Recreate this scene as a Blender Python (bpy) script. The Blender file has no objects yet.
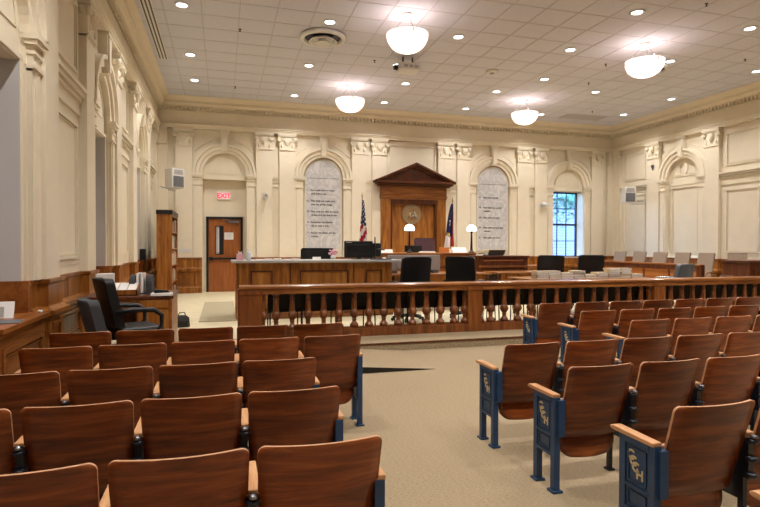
import bpy, bmesh, math, random
from math import sin, cos, pi, radians, atan2, hypot, sqrt
from mathutils import Vector, Matrix
random.seed(7)
SC = bpy.context.scene
COL = SC.collection

# ------------------------------------------------------------------ constants
XL, XR, YB, YF = -1.74, 13.31, 16.53, -3.2     # pilaster faces of left / right / back walls, front wall
CX = (XL + XR) / 2 + 0.03
WN = -0.10                                     # wall plane behind the pilaster faces
ZC = 5.66                                      # ceiling
PL = 0.122                                     # raised floor of the court
ZARCH, ZCAP, ZWAIN = 4.80, 4.33, 1.14


def lin(c):
    c = c / 255.0
    return c / 12.92 if c <= 0.04045 else ((c + 0.055) / 1.055) ** 2.4


def rgb(r, g, b):
    return (lin(r), lin(g), lin(b), 1.0)


# ------------------------------------------------------------------ materials
def new_mat(name):
    m = bpy.data.materials.new(name)
    m.use_nodes = True
    nt = m.node_tree
    return m, nt, nt.nodes['Principled BSDF']


def plain(name, col, rough=0.5, metal=0.0, spec=0.5, noise=0.0, nscale=20.0, bump=0.0, coat=0.0):
    m, nt, b = new_mat(name)
    b.inputs['Base Color'].default_value = col
    b.inputs['Roughness'].default_value = rough
    b.inputs['Metallic'].default_value = metal
    b.inputs['Specular IOR Level'].default_value = spec
    b.inputs['Coat Weight'].default_value = coat
    if noise or bump:
        tc = nt.nodes.new('ShaderNodeTexCoord')
        nz = nt.nodes.new('ShaderNodeTexNoise')
        nz.inputs['Scale'].default_value = nscale
        nz.inputs['Detail'].default_value = 4
        nt.links.new(tc.outputs['Object'], nz.inputs['Vector'])
        if noise:
            rp = nt.nodes.new('ShaderNodeValToRGB')
            rp.color_ramp.elements[0].position = 0.3
            rp.color_ramp.elements[1].position = 0.7
            rp.color_ramp.elements[0].color = tuple(c * (1 - noise) for c in col[:3]) + (1,)
            rp.color_ramp.elements[1].color = tuple(min(1, c * (1 + noise)) for c in col[:3]) + (1,)
            nt.links.new(nz.outputs['Fac'], rp.inputs['Fac'])
            nt.links.new(rp.outputs['Color'], b.inputs['Base Color'])
        if bump:
            bp = nt.nodes.new('ShaderNodeBump')
            bp.inputs['Strength'].default_value = bump
            bp.inputs['Distance'].default_value = 0.01
            nt.links.new(nz.outputs['Fac'], bp.inputs['Height'])
            nt.links.new(bp.outputs['Normal'], b.inputs['Normal'])
    return m


def wood(name, dark, mid, light, scale=(18, 18, 1.6), rough=0.35, vary=0.12, coat=0.0, spec=0.4, dist=0.45):
    """grain runs along the axis whose scale is smallest"""
    m, nt, b = new_mat(name)
    tc = nt.nodes.new('ShaderNodeTexCoord')
    mp = nt.nodes.new('ShaderNodeMapping')
    mp.inputs['Scale'].default_value = scale
    oi = nt.nodes.new('ShaderNodeObjectInfo')
    off = nt.nodes.new('ShaderNodeVectorMath')
    off.operation = 'MULTIPLY_ADD'
    cmb = nt.nodes.new('ShaderNodeCombineXYZ')
    for i in range(3):
        nt.links.new(oi.outputs['Random'], cmb.inputs[i])
    off.inputs[1].default_value = (40, 40, 40)
    nt.links.new(cmb.outputs[0], off.inputs[0])
    nt.links.new(tc.outputs['Object'], mp.inputs['Vector'])
    nt.links.new(mp.outputs[0], off.inputs[2])
    n1 = nt.nodes.new('ShaderNodeTexNoise')
    n1.inputs['Scale'].default_value = 1.0
    n1.inputs['Detail'].default_value = 7
    n1.inputs['Roughness'].default_value = 0.62
    n1.inputs['Distortion'].default_value = dist
    nt.links.new(off.outputs[0], n1.inputs['Vector'])
    rp = nt.nodes.new('ShaderNodeValToRGB')
    e = rp.color_ramp.elements
    e[0].position, e[0].color = 0.28, dark
    e[1].position, e[1].color = 0.74, light
    k = e.new(0.5)
    k.color = mid
    nt.links.new(n1.outputs['Fac'], rp.inputs['Fac'])
    hs = nt.nodes.new('ShaderNodeHueSaturation')
    mr = nt.nodes.new('ShaderNodeMapRange')
    mr.inputs['To Min'].default_value = 1 - vary
    mr.inputs['To Max'].default_value = 1 + vary
    nt.links.new(oi.outputs['Random'], mr.inputs['Value'])
    nt.links.new(mr.outputs[0], hs.inputs['Value'])
    nt.links.new(rp.outputs['Color'], hs.inputs['Color'])
    nt.links.new(hs.outputs['Color'], b.inputs['Base Color'])
    b.inputs['Roughness'].default_value = rough
    b.inputs['Specular IOR Level'].default_value = spec
    b.inputs['Coat Weight'].default_value = coat
    b.inputs['Coat Roughness'].default_value = 0.15
    return m


def emis(name, col, strength, base=None):
    m, nt, b = new_mat(name)
    b.inputs['Base Color'].default_value = base or col
    b.inputs['Emission Color'].default_value = col
    b.inputs['Emission Strength'].default_value = strength
    b.inputs['Roughness'].default_value = 0.4
    return m


M = {}
M['cream'] = plain('cream_wall_paint', rgb(235, 223, 199), 0.55, noise=0.03, nscale=3.0, bump=0.03)
M['cream_trim'] = plain('cream_trim_paint', rgb(237, 225, 201), 0.5, noise=0.02, nscale=5)
M['entab'] = plain('tan_cornice_paint', rgb(231, 217, 190), 0.55, noise=0.03, nscale=4)
M['reveal'] = plain('white_reveal_paint', rgb(215, 212, 210), 0.6)
M['ceil'] = plain('acoustic_tile', rgb(213, 212, 220), 0.9, noise=0.07, nscale=60, bump=0.15)
M['tbar'] = plain('ceiling_grid_metal', rgb(194, 188, 190), 0.6)
M['white'] = plain('white_enamel', rgb(225, 222, 216), 0.4)
M['paper'] = plain('white_paper', rgb(235, 230, 224), 0.7)
M['oak'] = wood('oak_panel', rgb(98, 52, 17), rgb(150, 92, 36), rgb(186, 126, 58), (11, 11, 1.3), 0.35, 0.05)
M['oak_h'] = wood('oak_rail_board', rgb(88, 45, 17), rgb(140, 84, 36), rgb(180, 120, 58), (1.5, 12, 18), 0.32, 0.05, coat=0.2)
M['oak_y'] = wood('oak_side_board', rgb(108, 58, 22), rgb(152, 90, 40), rgb(180, 114, 58), (12, 0.9, 12), 0.34, 0.05)
M['oak_lt'] = wood('oak_field', rgb(126, 74, 26), rgb(166, 106, 46), rgb(196, 136, 68), (10, 10, 1.2), 0.4, 0.05)
M['oak_dk'] = wood('dark_stained_wood', rgb(58, 26, 12), rgb(88, 44, 22), rgb(112, 62, 32), (12, 12, 1.4), 0.35, 0.05)
M['ped'] = wood('pediment_mahogany', rgb(54, 26, 13), rgb(86, 45, 22), rgb(112, 64, 34), (1.5, 10, 10), 0.35, 0.05)
M['bal'] = wood('baluster_wood', rgb(70, 34, 14), rgb(114, 62, 27), rgb(154, 95, 48), (16, 16, 2), 0.3, 0.1, coat=0.3)
M['post'] = wood('post_wood', rgb(84, 42, 15), rgb(124, 69, 27), rgb(154, 95, 42), (11, 11, 1.3), 0.35, 0.05)
M['seatply'] = wood('seat_plywood', rgb(74, 32, 11), rgb(120, 57, 21), rgb(160, 88, 38), (2.6, 9, 26), 0.3, 0.26, coat=0.15)
M['seatedge'] = plain('plywood_edge', rgb(190, 140, 100), 0.45, noise=0.15, nscale=30)
M['armwood'] = wood('armrest_maple', rgb(160, 108, 66), rgb(196, 144, 98), rgb(216, 168, 122), (26, 3, 26), 0.35, 0.06)
M['navy'] = plain('navy_enamel', rgb(34, 62, 94), 0.4, spec=0.5, noise=0.12, nscale=14)
M['iron'] = plain('blue_black_iron', rgb(17, 21, 32), 0.35)
M['steel'] = plain('bolt_steel', rgb(150, 155, 165), 0.3, 1.0)
M['gold'] = plain('cream_gilt_letter', rgb(206, 184, 142), 0.4)
M['carpet'] = None
M['vinyl'] = plain('light_court_floor', rgb(212, 198, 162), 0.6, noise=0.06, nscale=5)
M['mat'] = plain('grey_floor_mat', rgb(168, 156, 124), 0.9, noise=0.1, nscale=60)
M['black'] = plain('black_leather', rgb(17, 17, 19), 0.45, spec=0.35, noise=0.2, nscale=30)
M['blackp'] = plain('black_plastic', rgb(14, 14, 15), 0.4)
M['char'] = plain('charcoal_fabric', rgb(62, 62, 64), 0.85, noise=0.15, nscale=60)
M['greyv'] = plain('grey_vinyl', rgb(104, 106, 110), 0.5, noise=0.08, nscale=25)
M['taupe'] = plain('taupe_fabric', rgb(158, 138, 118), 0.85, noise=0.08, nscale=50)
M['burg'] = plain('burgundy_leather', rgb(74, 42, 48), 0.4, noise=0.1, nscale=20)
M['lam'] = plain('grey_laminate', rgb(176, 172, 168), 0.3)
M['screen'] = plain('grey_screen_back', rgb(150, 142, 138), 0.6, noise=0.05, nscale=30)
M['chrome'] = plain('chrome', rgb(200, 200, 205), 0.15, 1.0)
M['marble'] = None
M['ink'] = plain('engraved_ink', rgb(58, 54, 52), 0.7)
M['door'] = wood('door_veneer', rgb(132, 72, 32), rgb(158, 92, 44), rgb(174, 108, 58), (14, 14, 1.2), 0.4, 0.03)
M['red'] = plain('flag_red', rgb(176, 22, 34), 0.7)
M['fblue'] = plain('flag_navy', rgb(28, 34, 78), 0.7)
M['fwhite'] = plain('flag_white', rgb(232, 226, 220), 0.7)
M['yellow'] = plain('flag_gold', rgb(214, 176, 70), 0.6)
M['brass'] = plain('brass', rgb(190, 150, 80), 0.3, 1.0)
M['bronze'] = plain('seal_bronze', rgb(166, 130, 82), 0.5, 0.1, noise=0.2, nscale=40)
M['sealrim'] = plain('seal_grey_rim', rgb(152, 137, 114), 0.5, 0.1, noise=0.2, nscale=60)
M['pink'] = plain('pink_card', rgb(232, 178, 186), 0.7)
M['clear'] = plain('frosted_plastic', rgb(205, 212, 216), 0.25)
M['orange'] = plain('orange_box', rgb(206, 122, 60), 0.6)
M['bulbglass'] = None
M['slot'] = plain('slot_shadow', rgb(96, 84, 74), 0.7)
M['down'] = emis('downlight_lens', (0.92, 0.97, 1.0, 1), 3.0)
M['globe'] = emis('lamp_globe', (1.0, 0.97, 0.92, 1), 2.2)
M['exit'] = emis('exit_letters', (1.0, 0.04, 0.10, 1), .42, rgb(200, 20, 40))
M['exitface'] = emis('exit_face', (1.0, 0.74, 0.74, 1), 0.12, rgb(235, 205, 205))
M['siding'] = None
M['foliage'] = plain('outside_foliage', rgb(70, 130, 110), 0.8, noise=0.5, nscale=3)
BOOKC = [plain('book_tan', rgb(196, 178, 146), 0.6), plain('book_white', rgb(226, 218, 204), 0.6),
         plain('book_brown', rgb(128, 66, 40), 0.6), plain('book_dark', rgb(40, 36, 38), 0.6),
         plain('book_red', rgb(150, 62, 54), 0.6)]


def carpet_mat():
    m, nt, b = new_mat('tan_carpet')
    tc = nt.nodes.new('ShaderNodeTexCoord')
    mp = nt.nodes.new('ShaderNodeMapping')
    mp.inputs['Scale'].default_value = (45, 190, 45)
    n1 = nt.nodes.new('ShaderNodeTexNoise')
    n1.inputs['Scale'].default_value = 1.0
    n1.inputs['Detail'].default_value = 3
    n2 = nt.nodes.new('ShaderNodeTexNoise')
    n2.inputs['Scale'].default_value = 0.9
    n2.inputs['Detail'].default_value = 3
    nt.links.new(tc.outputs['Object'], mp.inputs[0])
    nt.links.new(mp.outputs[0], n1.inputs['Vector'])
    nt.links.new(tc.outputs['Object'], n2.inputs['Vector'])
    rp = nt.nodes.new('ShaderNodeValToRGB')
    rp.color_ramp.elements[0].position = 0.32
    rp.color_ramp.elements[1].position = 0.68
    rp.color_ramp.elements[0].color = rgb(138, 120, 94)
    rp.color_ramp.elements[1].color = rgb(168, 149, 119)
    nt.links.new(n1.outputs['Fac'], rp.inputs['Fac'])
    mx = nt.nodes.new('ShaderNodeMixRGB')
    mx.blend_type = 'MULTIPLY'
    mx.inputs['Fac'].default_value = 0.15
    rp2 = nt.nodes.new('ShaderNodeValToRGB')
    rp2.color_ramp.elements[0].position = 0.35
    rp2.color_ramp.elements[0].color = (0.7, 0.68, 0.64, 1)
    rp2.color_ramp.elements[1].position = 0.65
    nt.links.new(n2.outputs['Fac'], rp2.inputs['Fac'])
    nt.links.new(rp.outputs['Color'], mx.inputs['Color1'])
    nt.links.new(rp2.outputs['Color'], mx.inputs['Color2'])
    nt.links.new(mx.outputs['Color'], b.inputs['Base Color'])
    b.inputs['Roughness'].default_value = 0.95
    b.inputs['Specular IOR Level'].default_value = 0.1
    bp = nt.nodes.new('ShaderNodeBump')
    bp.inputs['Strength'].default_value = 0.15
    bp.inputs['Distance'].default_value = 0.01
    nt.links.new(n1.outputs['Fac'], bp.inputs['Height'])
    nt.links.new(bp.outputs['Normal'], b.inputs['Normal'])
    return m


def marble_mat():
    m, nt, b = new_mat('veined_marble')
    tc = nt.nodes.new('ShaderNodeTexCoord')
    n1 = nt.nodes.new('ShaderNodeTexNoise')
    n1.inputs['Scale'].default_value = 3.2
    n1.inputs['Detail'].default_value = 8
    n1.inputs['Distortion'].default_value = 1.6
    nt.links.new(tc.outputs['Object'], n1.inputs['Vector'])
    rp = nt.nodes.new('ShaderNodeValToRGB')
    e = rp.color_ramp.elements
    e[0].position, e[0].color = 0.40, rgb(214, 211, 208)
    e[1].position, e[1].color = 0.60, rgb(212, 209, 207)
    k = e.new(0.5)
    k.color = rgb(190, 188, 189)
    nt.links.new(n1.outputs['Fac'], rp.inputs['Fac'])
    nt.links.new(rp.outputs['Color'], b.inputs['Base Color'])
    b.inputs['Roughness'].default_value = 0.35
    return m


def siding_mat():
    m, nt, b = new_mat('outside_siding')
    tc = nt.nodes.new('ShaderNodeTexCoord')
    wv = nt.nodes.new('ShaderNodeTexWave')
    wv.bands_direction = 'Z'
    wv.inputs['Scale'].default_value = 1.6
    wv.inputs['Distortion'].default_value = 0.0
    nt.links.new(tc.outputs['Object'], wv.inputs['Vector'])
    rp = nt.nodes.new('ShaderNodeValToRGB')
    rp.color_ramp.elements[0].position = 0.0
    rp.color_ramp.elements[0].color = rgb(84, 100, 132)
    rp.color_ramp.elements[1].position = 0.25
    rp.color_ramp.elements[1].color = rgb(112, 130, 166)
    nt.links.new(wv.outputs['Fac'], rp.inputs['Fac'])
    nt.links.new(rp.outputs['Color'], b.inputs['Base Color'])
    b.inputs['Roughness'].default_value = 0.8
    return m


for k_ in ('down', 'globe', 'exit', 'exitface'):
    try:
        M[k_].cycles.emission_sampling = 'NONE'
    except Exception:
        pass


def glass_mat():
    m = bpy.data.materials.new('window_glass')
    m.use_nodes = True
    nt = m.node_tree
    nt.nodes.clear()
    out = nt.nodes.new('ShaderNodeOutputMaterial')
    tr = nt.nodes.new('ShaderNodeBsdfTransparent')
    tr.inputs['Color'].default_value = (0.92, 0.95, 0.97, 1)
    gl = nt.nodes.new('ShaderNodeBsdfGlossy')
    gl.inputs['Roughness'].default_value = 0.05
    mx = nt.nodes.new('ShaderNodeMixShader')
    mx.inputs['Fac'].default_value = 0.06
    nt.links.new(tr.outputs[0], mx.inputs[1])
    nt.links.new(gl.outputs[0], mx.inputs[2])
    nt.links.new(mx.outputs[0], out.inputs['Surface'])
    return m


def alabaster_mat():
    m = bpy.data.materials.new('pendant_alabaster')
    m.use_nodes = True
    nt = m.node_tree
    nt.nodes.clear()
    out = nt.nodes.new('ShaderNodeOutputMaterial')
    tl = nt.nodes.new('ShaderNodeBsdfTranslucent')
    tl.inputs['Color'].default_value = rgb(250, 236, 222)
    df = nt.nodes.new('ShaderNodeBsdfDiffuse')
    df.inputs['Color'].default_value = rgb(236, 218, 200)
    mx = nt.nodes.new('ShaderNodeMixShader')
    mx.inputs['Fac'].default_value = 0.5
    nt.links.new(tl.outputs[0], mx.inputs[1])
    nt.links.new(df.outputs[0], mx.inputs[2])
    nt.links.new(mx.outputs[0], out.inputs['Surface'])
    return m


M['bulbglass'] = alabaster_mat()
M['carpet'] = carpet_mat()
M['marble'] = marble_mat()
M['siding'] = siding_mat()
M['glass'] = glass_mat()


# ------------------------------------------------------------------ mesh builder
class MB:
    def __init__(s, T=None):
        s.v, s.f, s.m, s.sm = [], [], [], []
        s.T, s.cur = T, 0

    def add(s, vs, fs, smooth=False):
        o = len(s.v)
        for p in vs:
            s.v.append(tuple(s.T(*p)) if s.T else tuple(p))
        for f in fs:
            s.f.append([i + o for i in f])
            s.m.append(s.cur)
            s.sm.append(smooth)
        return s

    def box(s, x0, x1, y0, y1, z0, z1):
        vs = [(x, y, z) for z in (z0, z1) for y in (y0, y1) for x in (x0, x1)]
        return s.add(vs, [(0, 2, 3, 1), (4, 5, 7, 6), (0, 1, 5, 4), (2, 6, 7, 3), (0, 4, 6, 2), (1, 3, 7, 5)])

    def cyl(s, p0, p1, r0, r1=None, n=12, smooth=True):
        r1 = r0 if r1 is None else r1
        p0, p1 = Vector(p0), Vector(p1)
        d = (p1 - p0).normalized()
        a = d.orthogonal().normalized()
        b = d.cross(a)
        vs = []
        for p, r in ((p0, r0), (p1, r1)):
            for i in range(n):
                t = 2 * pi * i / n
                vs.append(p + a * (r * cos(t)) + b * (r * sin(t)))
        s.add(vs, [(i, (i + 1) % n, n + (i + 1) % n, n + i) for i in range(n)], smooth)
        s.add(vs, [tuple(range(n))[::-1], tuple(range(n, 2 * n))])
        return s

    def lathe(s, prof, c=(0, 0, 0), n=16, smooth=True, cap=True):
        vs = []
        for r, z in prof:
            for i in range(n):
                t = 2 * pi * i / n
                vs.append((c[0] + r * cos(t), c[1] + r * sin(t), c[2] + z))
        k = len(prof)
        fs = [(j * n + i, j * n + (i + 1) % n, (j + 1) * n + (i + 1) % n, (j + 1) * n + i) for j in range(k - 1) for i in range(n)]
        s.add(vs, fs, smooth)
        caps = []
        if prof[0][0] > 1e-4:
            caps.append(tuple(range(n))[::-1])
        if prof[-1][0] > 1e-4:
            caps.append(tuple(range((k - 1) * n, k * n)))
        if caps and cap:
            s.add(vs, caps)
        return s

    def prism(s, poly, d0, d1, ax='y'):
        """poly in the plane across ax, extruded from d0 to d1"""
        def P(a, b, d):
            return (a, d, b) if ax == 'y' else ((d, a, b) if ax == 'x' else (a, b, d))
        n = len(poly)
        vs = [P(a, b, d0) for a, b in poly] + [P(a, b, d1) for a, b in poly]
        fs = [tuple(range(n)), tuple(range(n, 2 * n))[::-1]]
        fs += [(i, n + i, n + (i + 1) % n, (i + 1) % n) for i in range(n)]
        return s.add(vs, fs)

    def tube(s, pts, r, n=8, smooth=True):
        pts = [Vector(p) for p in pts]
        rings = []
        up = None
        for i, p in enumerate(pts):
            d = (pts[min(i + 1, len(pts) - 1)] - pts[max(i - 1, 0)]).normalized()
            a = d.orthogonal().normalized() if up is None else (up - d * up.dot(d)).normalized()
            up = a
            b = d.cross(a)
            rr = r[i] if isinstance(r, (list, tuple)) else r
            rings.append([p + a * (rr * cos(2 * pi * k / n)) + b * (rr * sin(2 * pi * k / n)) for k in range(n)])
        vs = [q for ring in rings for q in ring]
        K = len(rings)
        s.add(vs, [(j * n + i, j * n + (i + 1) % n, (j + 1) * n + (i + 1) % n, (j + 1) * n + i) for j in range(K - 1) for i in range(n)], smooth)
        s.add(vs, [tuple(range(n))[::-1], tuple(range((K - 1) * n, K * n))])
        return s

    def sweep(s, path, prof, closed=False):
        """path in plan, the room on its left; prof = (offset into the room, z)"""
        n = len(path)
        offs = []
        for i in range(n):
            a = path[(i - 1) % n] if (closed or i > 0) else None
            c = path[(i + 1) % n] if (closed or i < n - 1) else None
            p = path[i]
            def nrm(q0, q1):
                dx, dy = q1[0] - q0[0], q1[1] - q0[1]
                L = hypot(dx, dy) or 1
                return (-dy / L, dx / L)
            ns = [nrm(a, p)] if a else []
            if c:
                ns.append(nrm(p, c))
            if len(ns) == 1:
                offs.append(ns[0])
            else:
                mx, my = ns[0][0] + ns[1][0], ns[0][1] + ns[1][1]
                den = 1 + ns[0][0] * ns[1][0] + ns[0][1] * ns[1][1]
                offs.append((mx / max(den, .2), my / max(den, .2)))
        k = len(prof)
        vs = [(path[i][0] + offs[i][0] * o, path[i][1] + offs[i][1] * o, z) for i in range(n) for o, z in prof]
        fs = []
        for i in range(n if closed else n - 1):
            j = (i + 1) % n
            for q in range(k - 1):
                fs.append((i * k + q, j * k + q, j * k + q + 1, i * k + q + 1))
        s.add(vs, fs)
        if not closed:
            s.add(vs, [tuple(range(k)), tuple(range((n - 1) * k, n * k))[::-1]])
        return s

    def strip(s, rows, smooth=True):
        k = len(rows[0])
        vs = [p for r in rows for p in r]
        return s.add(vs, [(j * k + i, j * k + i + 1, (j + 1) * k + i + 1, (j + 1) * k + i) for j in range(len(rows) - 1) for i in range(k - 1)], smooth)

    def mesh(s, name):
        me = bpy.data.meshes.new(name)
        me.from_pydata(s.v, [], s.f)
        me.polygons.foreach_set('material_index', s.m)
        me.polygons.foreach_set('use_smooth', s.sm)
        bm = bmesh.new()
        bm.from_mesh(me)
        bmesh.ops.remove_doubles(bm, verts=bm.verts, dist=1e-5)
        bmesh.ops.recalc_face_normals(bm, faces=bm.faces)
        bm.to_mesh(me)
        bm.free()
        return me


def mk(name, mb, mats, parent=None, loc=None, rz=0.0, bevel=0.0, solid=0.0):
    me = mb.mesh(name) if isinstance(mb, MB) else mb
    if not isinstance(mats, (list, tuple)):
        mats = [mats]
    if not me.materials:
        for m in mats:
            me.materials.append(m)
    o = bpy.data.objects.new(name, me)
    COL.objects.link(o)
    if parent:
        o.parent = parent
    if loc:
        o.location = loc
    if rz:
        o.rotation_euler.z = rz
    if solid:
        md = o.modifiers.new('solid', 'SOLIDIFY')
        md.thickness = solid
        md.offset = 0
    if bevel:
        md = o.modifiers.new('bevel', 'BEVEL')
        md.width = bevel
        md.segments = 2
        md.limit_method = 'ANGLE'
        md.angle_limit = radians(40)
        md.harden_normals = False
    return o


def tag(o, label, cat, group=None):
    o['label'] = label
    o['category'] = cat
    if group:
        o['group'] = group
    return o


def thing(name, label, cat, loc=(0, 0, 0), rz=0.0, group=None):
    o = bpy.data.objects.new(name, None)
    o.empty_display_size = 0.1
    COL.objects.link(o)
    o.location = loc
    o.rotation_euler.z = rz
    return tag(o, label, cat, group)


def dup(root, loc, rz=None, label=None, group=None):
    r = root.copy()
    COL.objects.link(r)
    r.location = loc
    if rz is not None:
        r.rotation_euler.z = rz
    if label:
        r['label'] = label
    if group:
        r['group'] = group
    for ch in list(root.children):
        c = ch.copy()
        COL.objects.link(c)
        c.parent = r
        for g in ch.children:
            d = g.copy()
            COL.objects.link(d)
            d.parent = c
    return r


def struct(name, mb, mats, parent=None, bevel=0.0):
    o = mk(name, mb, mats, parent, bevel=bevel)
    if not parent:
        o['kind'] = 'structure'
    return o


def text_mesh(name, body, size, mat, parent=None, depth=0.004, align='LEFT', rot=(pi / 2, 0, 0), loc=(0, 0, 0), space=1.0, bold=0.0):
    cu = bpy.data.curves.new(name, 'FONT')
    cu.body = body
    cu.size = size
    cu.extrude = depth
    cu.align_x = align
    cu.space_line = space
    cu.offset = bold
    cu.resolution_u = 3
    tmp = bpy.data.objects.new(name + '_tmp', cu)
    COL.objects.link(tmp)
    dg = bpy.context.evaluated_depsgraph_get()
    me = bpy.data.meshes.new_from_object(tmp.evaluated_get(dg))
    bpy.data.objects.remove(tmp)
    bpy.data.curves.remove(cu)
    me.name = name
    me.materials.clear()
    me.materials.append(mat)
    o = bpy.data.objects.new(name, me)
    COL.objects.link(o)
    o.parent = parent
    o.location = loc
    o.rotation_euler = rot
    return o


TRIM = [0]


def trim(mb, mats, parent=None, bevel=0.0):
    TRIM[0] += 1
    return struct('trim_%d' % TRIM[0], mb, mats, parent, bevel)


# ------------------------------------------------------------------ camera
yaw, pit, rol, F = radians(15.975), radians(.82), radians(.1126), 549.95
cam = bpy.data.cameras.new('camera')
cam.sensor_width = 36.0
cam.lens = F * 36.0 / 760.0
cam.clip_start = 0.05
cam.clip_end = 200
co = bpy.data.objects.new('camera', cam)
COL.objects.link(co)
fw = Vector((sin(yaw) * cos(pit), cos(yaw) * cos(pit), -sin(pit)))
r_ = Vector((cos(yaw), -sin(yaw), 0))
u_ = r_.cross(fw)
R_ = r_ * cos(rol) + u_ * sin(rol)
U_ = u_ * cos(rol) - r_ * sin(rol)
mw = Matrix((R_, U_, -fw)).transposed().to_4x4()
mw.translation = Vector((0, 0, 1.49))
co.matrix_world = mw
SC.camera = co

# ------------------------------------------------------------------ floor / ceiling
mb = MB()
mb.box(XL - .7, XR + .3, YF - .2, 7.42, -.2, 0)
fl = struct('floor', mb, M['carpet'])
mb = MB()
mb.box(1.02, XR + .2, 7.42, 8.3, -.1, PL)
mb.box(XL - .2, 1.02, 6.19, 8.3, -.1, PL)
mb.prism([(1.02, -.05), (2.47, -.05), (2.47, 0.0), (1.02, PL)], 6.19, 7.42, 'y')
struct('floor_step', mb, M['carpet'])
mb = MB()
mb.prism([(1.02, .0), (2.47, .0), (2.47, .002), (1.02, PL - .002)], 6.183, 6.19, 'y')
mb.box(XL + .1, 1.02, 6.183, 6.19, 0, PL - .002)
trim(mb, M['blackp'])
mb = MB()
mb.box(1.02, XR, 7.412, 7.42, PL - .028, PL - .006)
trim(mb, M['oak_dk'])
mb = MB()
mb.box(XL - .4, XR + .3, 8.3, YB + .7, -.1, PL)
struct('floor_court', mb, M['vinyl'])
mb = MB()
mb.box(3.0, 7.6, 13.5, YB - .02, PL, PL + .42)
struct('floor_dais', mb, M['vinyl'])

mb = MB()
mb.box(XL - .3, XR + .3, YF - .3, YB + .3, ZC, ZC + .1)
ceil = struct('ceiling', mb, M['ceil'])
TP = 0.648
gx0, gy0 = -0.67 + TP / 2, 10.16 + TP / 2
mb = MB()
x = gx0 - 2 * TP
while x < XR:
    if x > XL:
        mb.box(x - .009, x + .009, YF, YB, ZC - .006, ZC + .01)
    x += TP
y = gy0 - 21 * TP
while y < YB:
    if y > YF:
        mb.box(XL, XR, y - .008, y + .008, ZC - .005, ZC + .01)
    y += TP
trim(mb, M['tbar'])

# ------------------------------------------------------------------ walls
W_BACK = lambda u, n, z: (u, YB - n, z)
W_LEFT = lambda u, n, z: (XL + n, u, z)
W_RIGHT = lambda u, n, z: (XR - n, u, z)


def warp(W):
    """local box axes (u, n, z)"""
    return lambda u, n, z: W(u, n, z)


def arch_front(mb, u0, u1, z0, z1, uc, r, zs, zo, n0, n1, seg=20):
    """wall face at n0 with an arched opening, and its reveal back to n1"""
    mb.add([(u0, n0, z0), (uc - r, n0, z0), (uc - r, n0, zs), (u0, n0, zs)], [(0, 1, 2, 3)])
    mb.add([(uc + r, n0, z0), (u1, n0, z0), (u1, n0, zs), (uc + r, n0, zs)], [(0, 1, 2, 3)])
    if zo > z0 + 1e-4:
        mb.add([(uc - r, n0, z0), (uc + r, n0, z0), (uc + r, n0, zo), (uc - r, n0, zo)], [(0, 1, 2, 3)])
    H = z1 - zs
    angs = [pi * i / seg for i in range(seg + 1)] + [atan2(H, u1 - uc), atan2(H, u0 - uc)]
    angs = sorted(set(angs))
    arc, out = [], []
    for a in angs:
        c, s = cos(a), sin(a)
        t = 1e9
        if c > 1e-9:
            t = min(t, (u1 - uc) / c)
        if c < -1e-9:
            t = min(t, (u0 - uc) / c)
        if s > 1e-9:
            t = min(t, H / s)
        arc.append((uc + r * c, n0, zs + r * s))
        out.append((uc + t * c, n0, zs + t * s))
    mb.strip([arc, out], False)
    edge = [(uc + r, zo)] + [(p[0], p[2]) for p in arc] + [(uc - r, zo)]
    mb.strip([[(a, n0, b) for a, b in edge], [(a, n1, b) for a, b in edge]], False)


def arc_sweep(mb, uc, zs, prof, seg=24):
    rows = []
    for i in range(seg + 1):
        a = pi * i / seg
        rows.append([(uc + r * cos(a), n, zs + r * sin(a)) for r, n in prof])
    mb.strip(rows, False)


def half_disc(mb, uc, r, zs, zb, n, seg=20):
    pts = [(uc + r * cos(pi * i / seg), n, zs + r * sin(pi * i / seg)) for i in range(seg + 1)]
    pts += [(uc - r, n, zb), (uc + r, n, zb)]
    mb.add(pts, [tuple(range(len(pts)))])


ARCHIV = [(.605, -.16), (.605, -.06), (.69, -.06), (.70, -.02), (.80, -.02), (.815, .03), (.88, .03), (.885, -.11)]
ZS = 3.56                                     # spring line of every arch
RO = .61                                      # opening half-width

PIL = {'back': [], 'left': [], 'right': []}
for a, b in ((6.64, 7.10), (4.40, 4.86), (3.73, 4.19), (1.53, 1.98), (.865, 1.335)):
    PIL['back'] += [(CX - b, CX - a), (CX + a, CX + b)]
PIL['back'] += [(CX - 7.56, CX - 7.30), (CX + 7.30, CX + 7.56)]
SIDE = [(14.38, 14.88), (12.18, 12.66), (10.38, 10.86), (8.18, 8.66), (6.38, 6.86), (4.18, 4.66), (2.38, 2.86), (.18, .66), (-1.82, -1.34)]
PIL['left'] = SIDE + [(YB - .35, YB)]
PIL['right'] = SIDE + [(YB - .35, YB)]
ARC_SIDE = [(12.66, 14.38), (8.66, 10.38), (4.66, 6.38), (.66, 2.38)]
PAN_SIDE = [(14.88, YB - .35), (10.86, 12.18), (6.86, 8.18), (2.86, 4.18), (-1.34, .18)]
ARC_BACK = [(CX - 6.64, CX - 4.86, 'door'), (CX - 3.73, CX - 1.98, 'tablet'), (CX + 1.98, CX + 3.73, 'tablet'), (CX + 4.86, CX + 6.64, 'window')]


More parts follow.
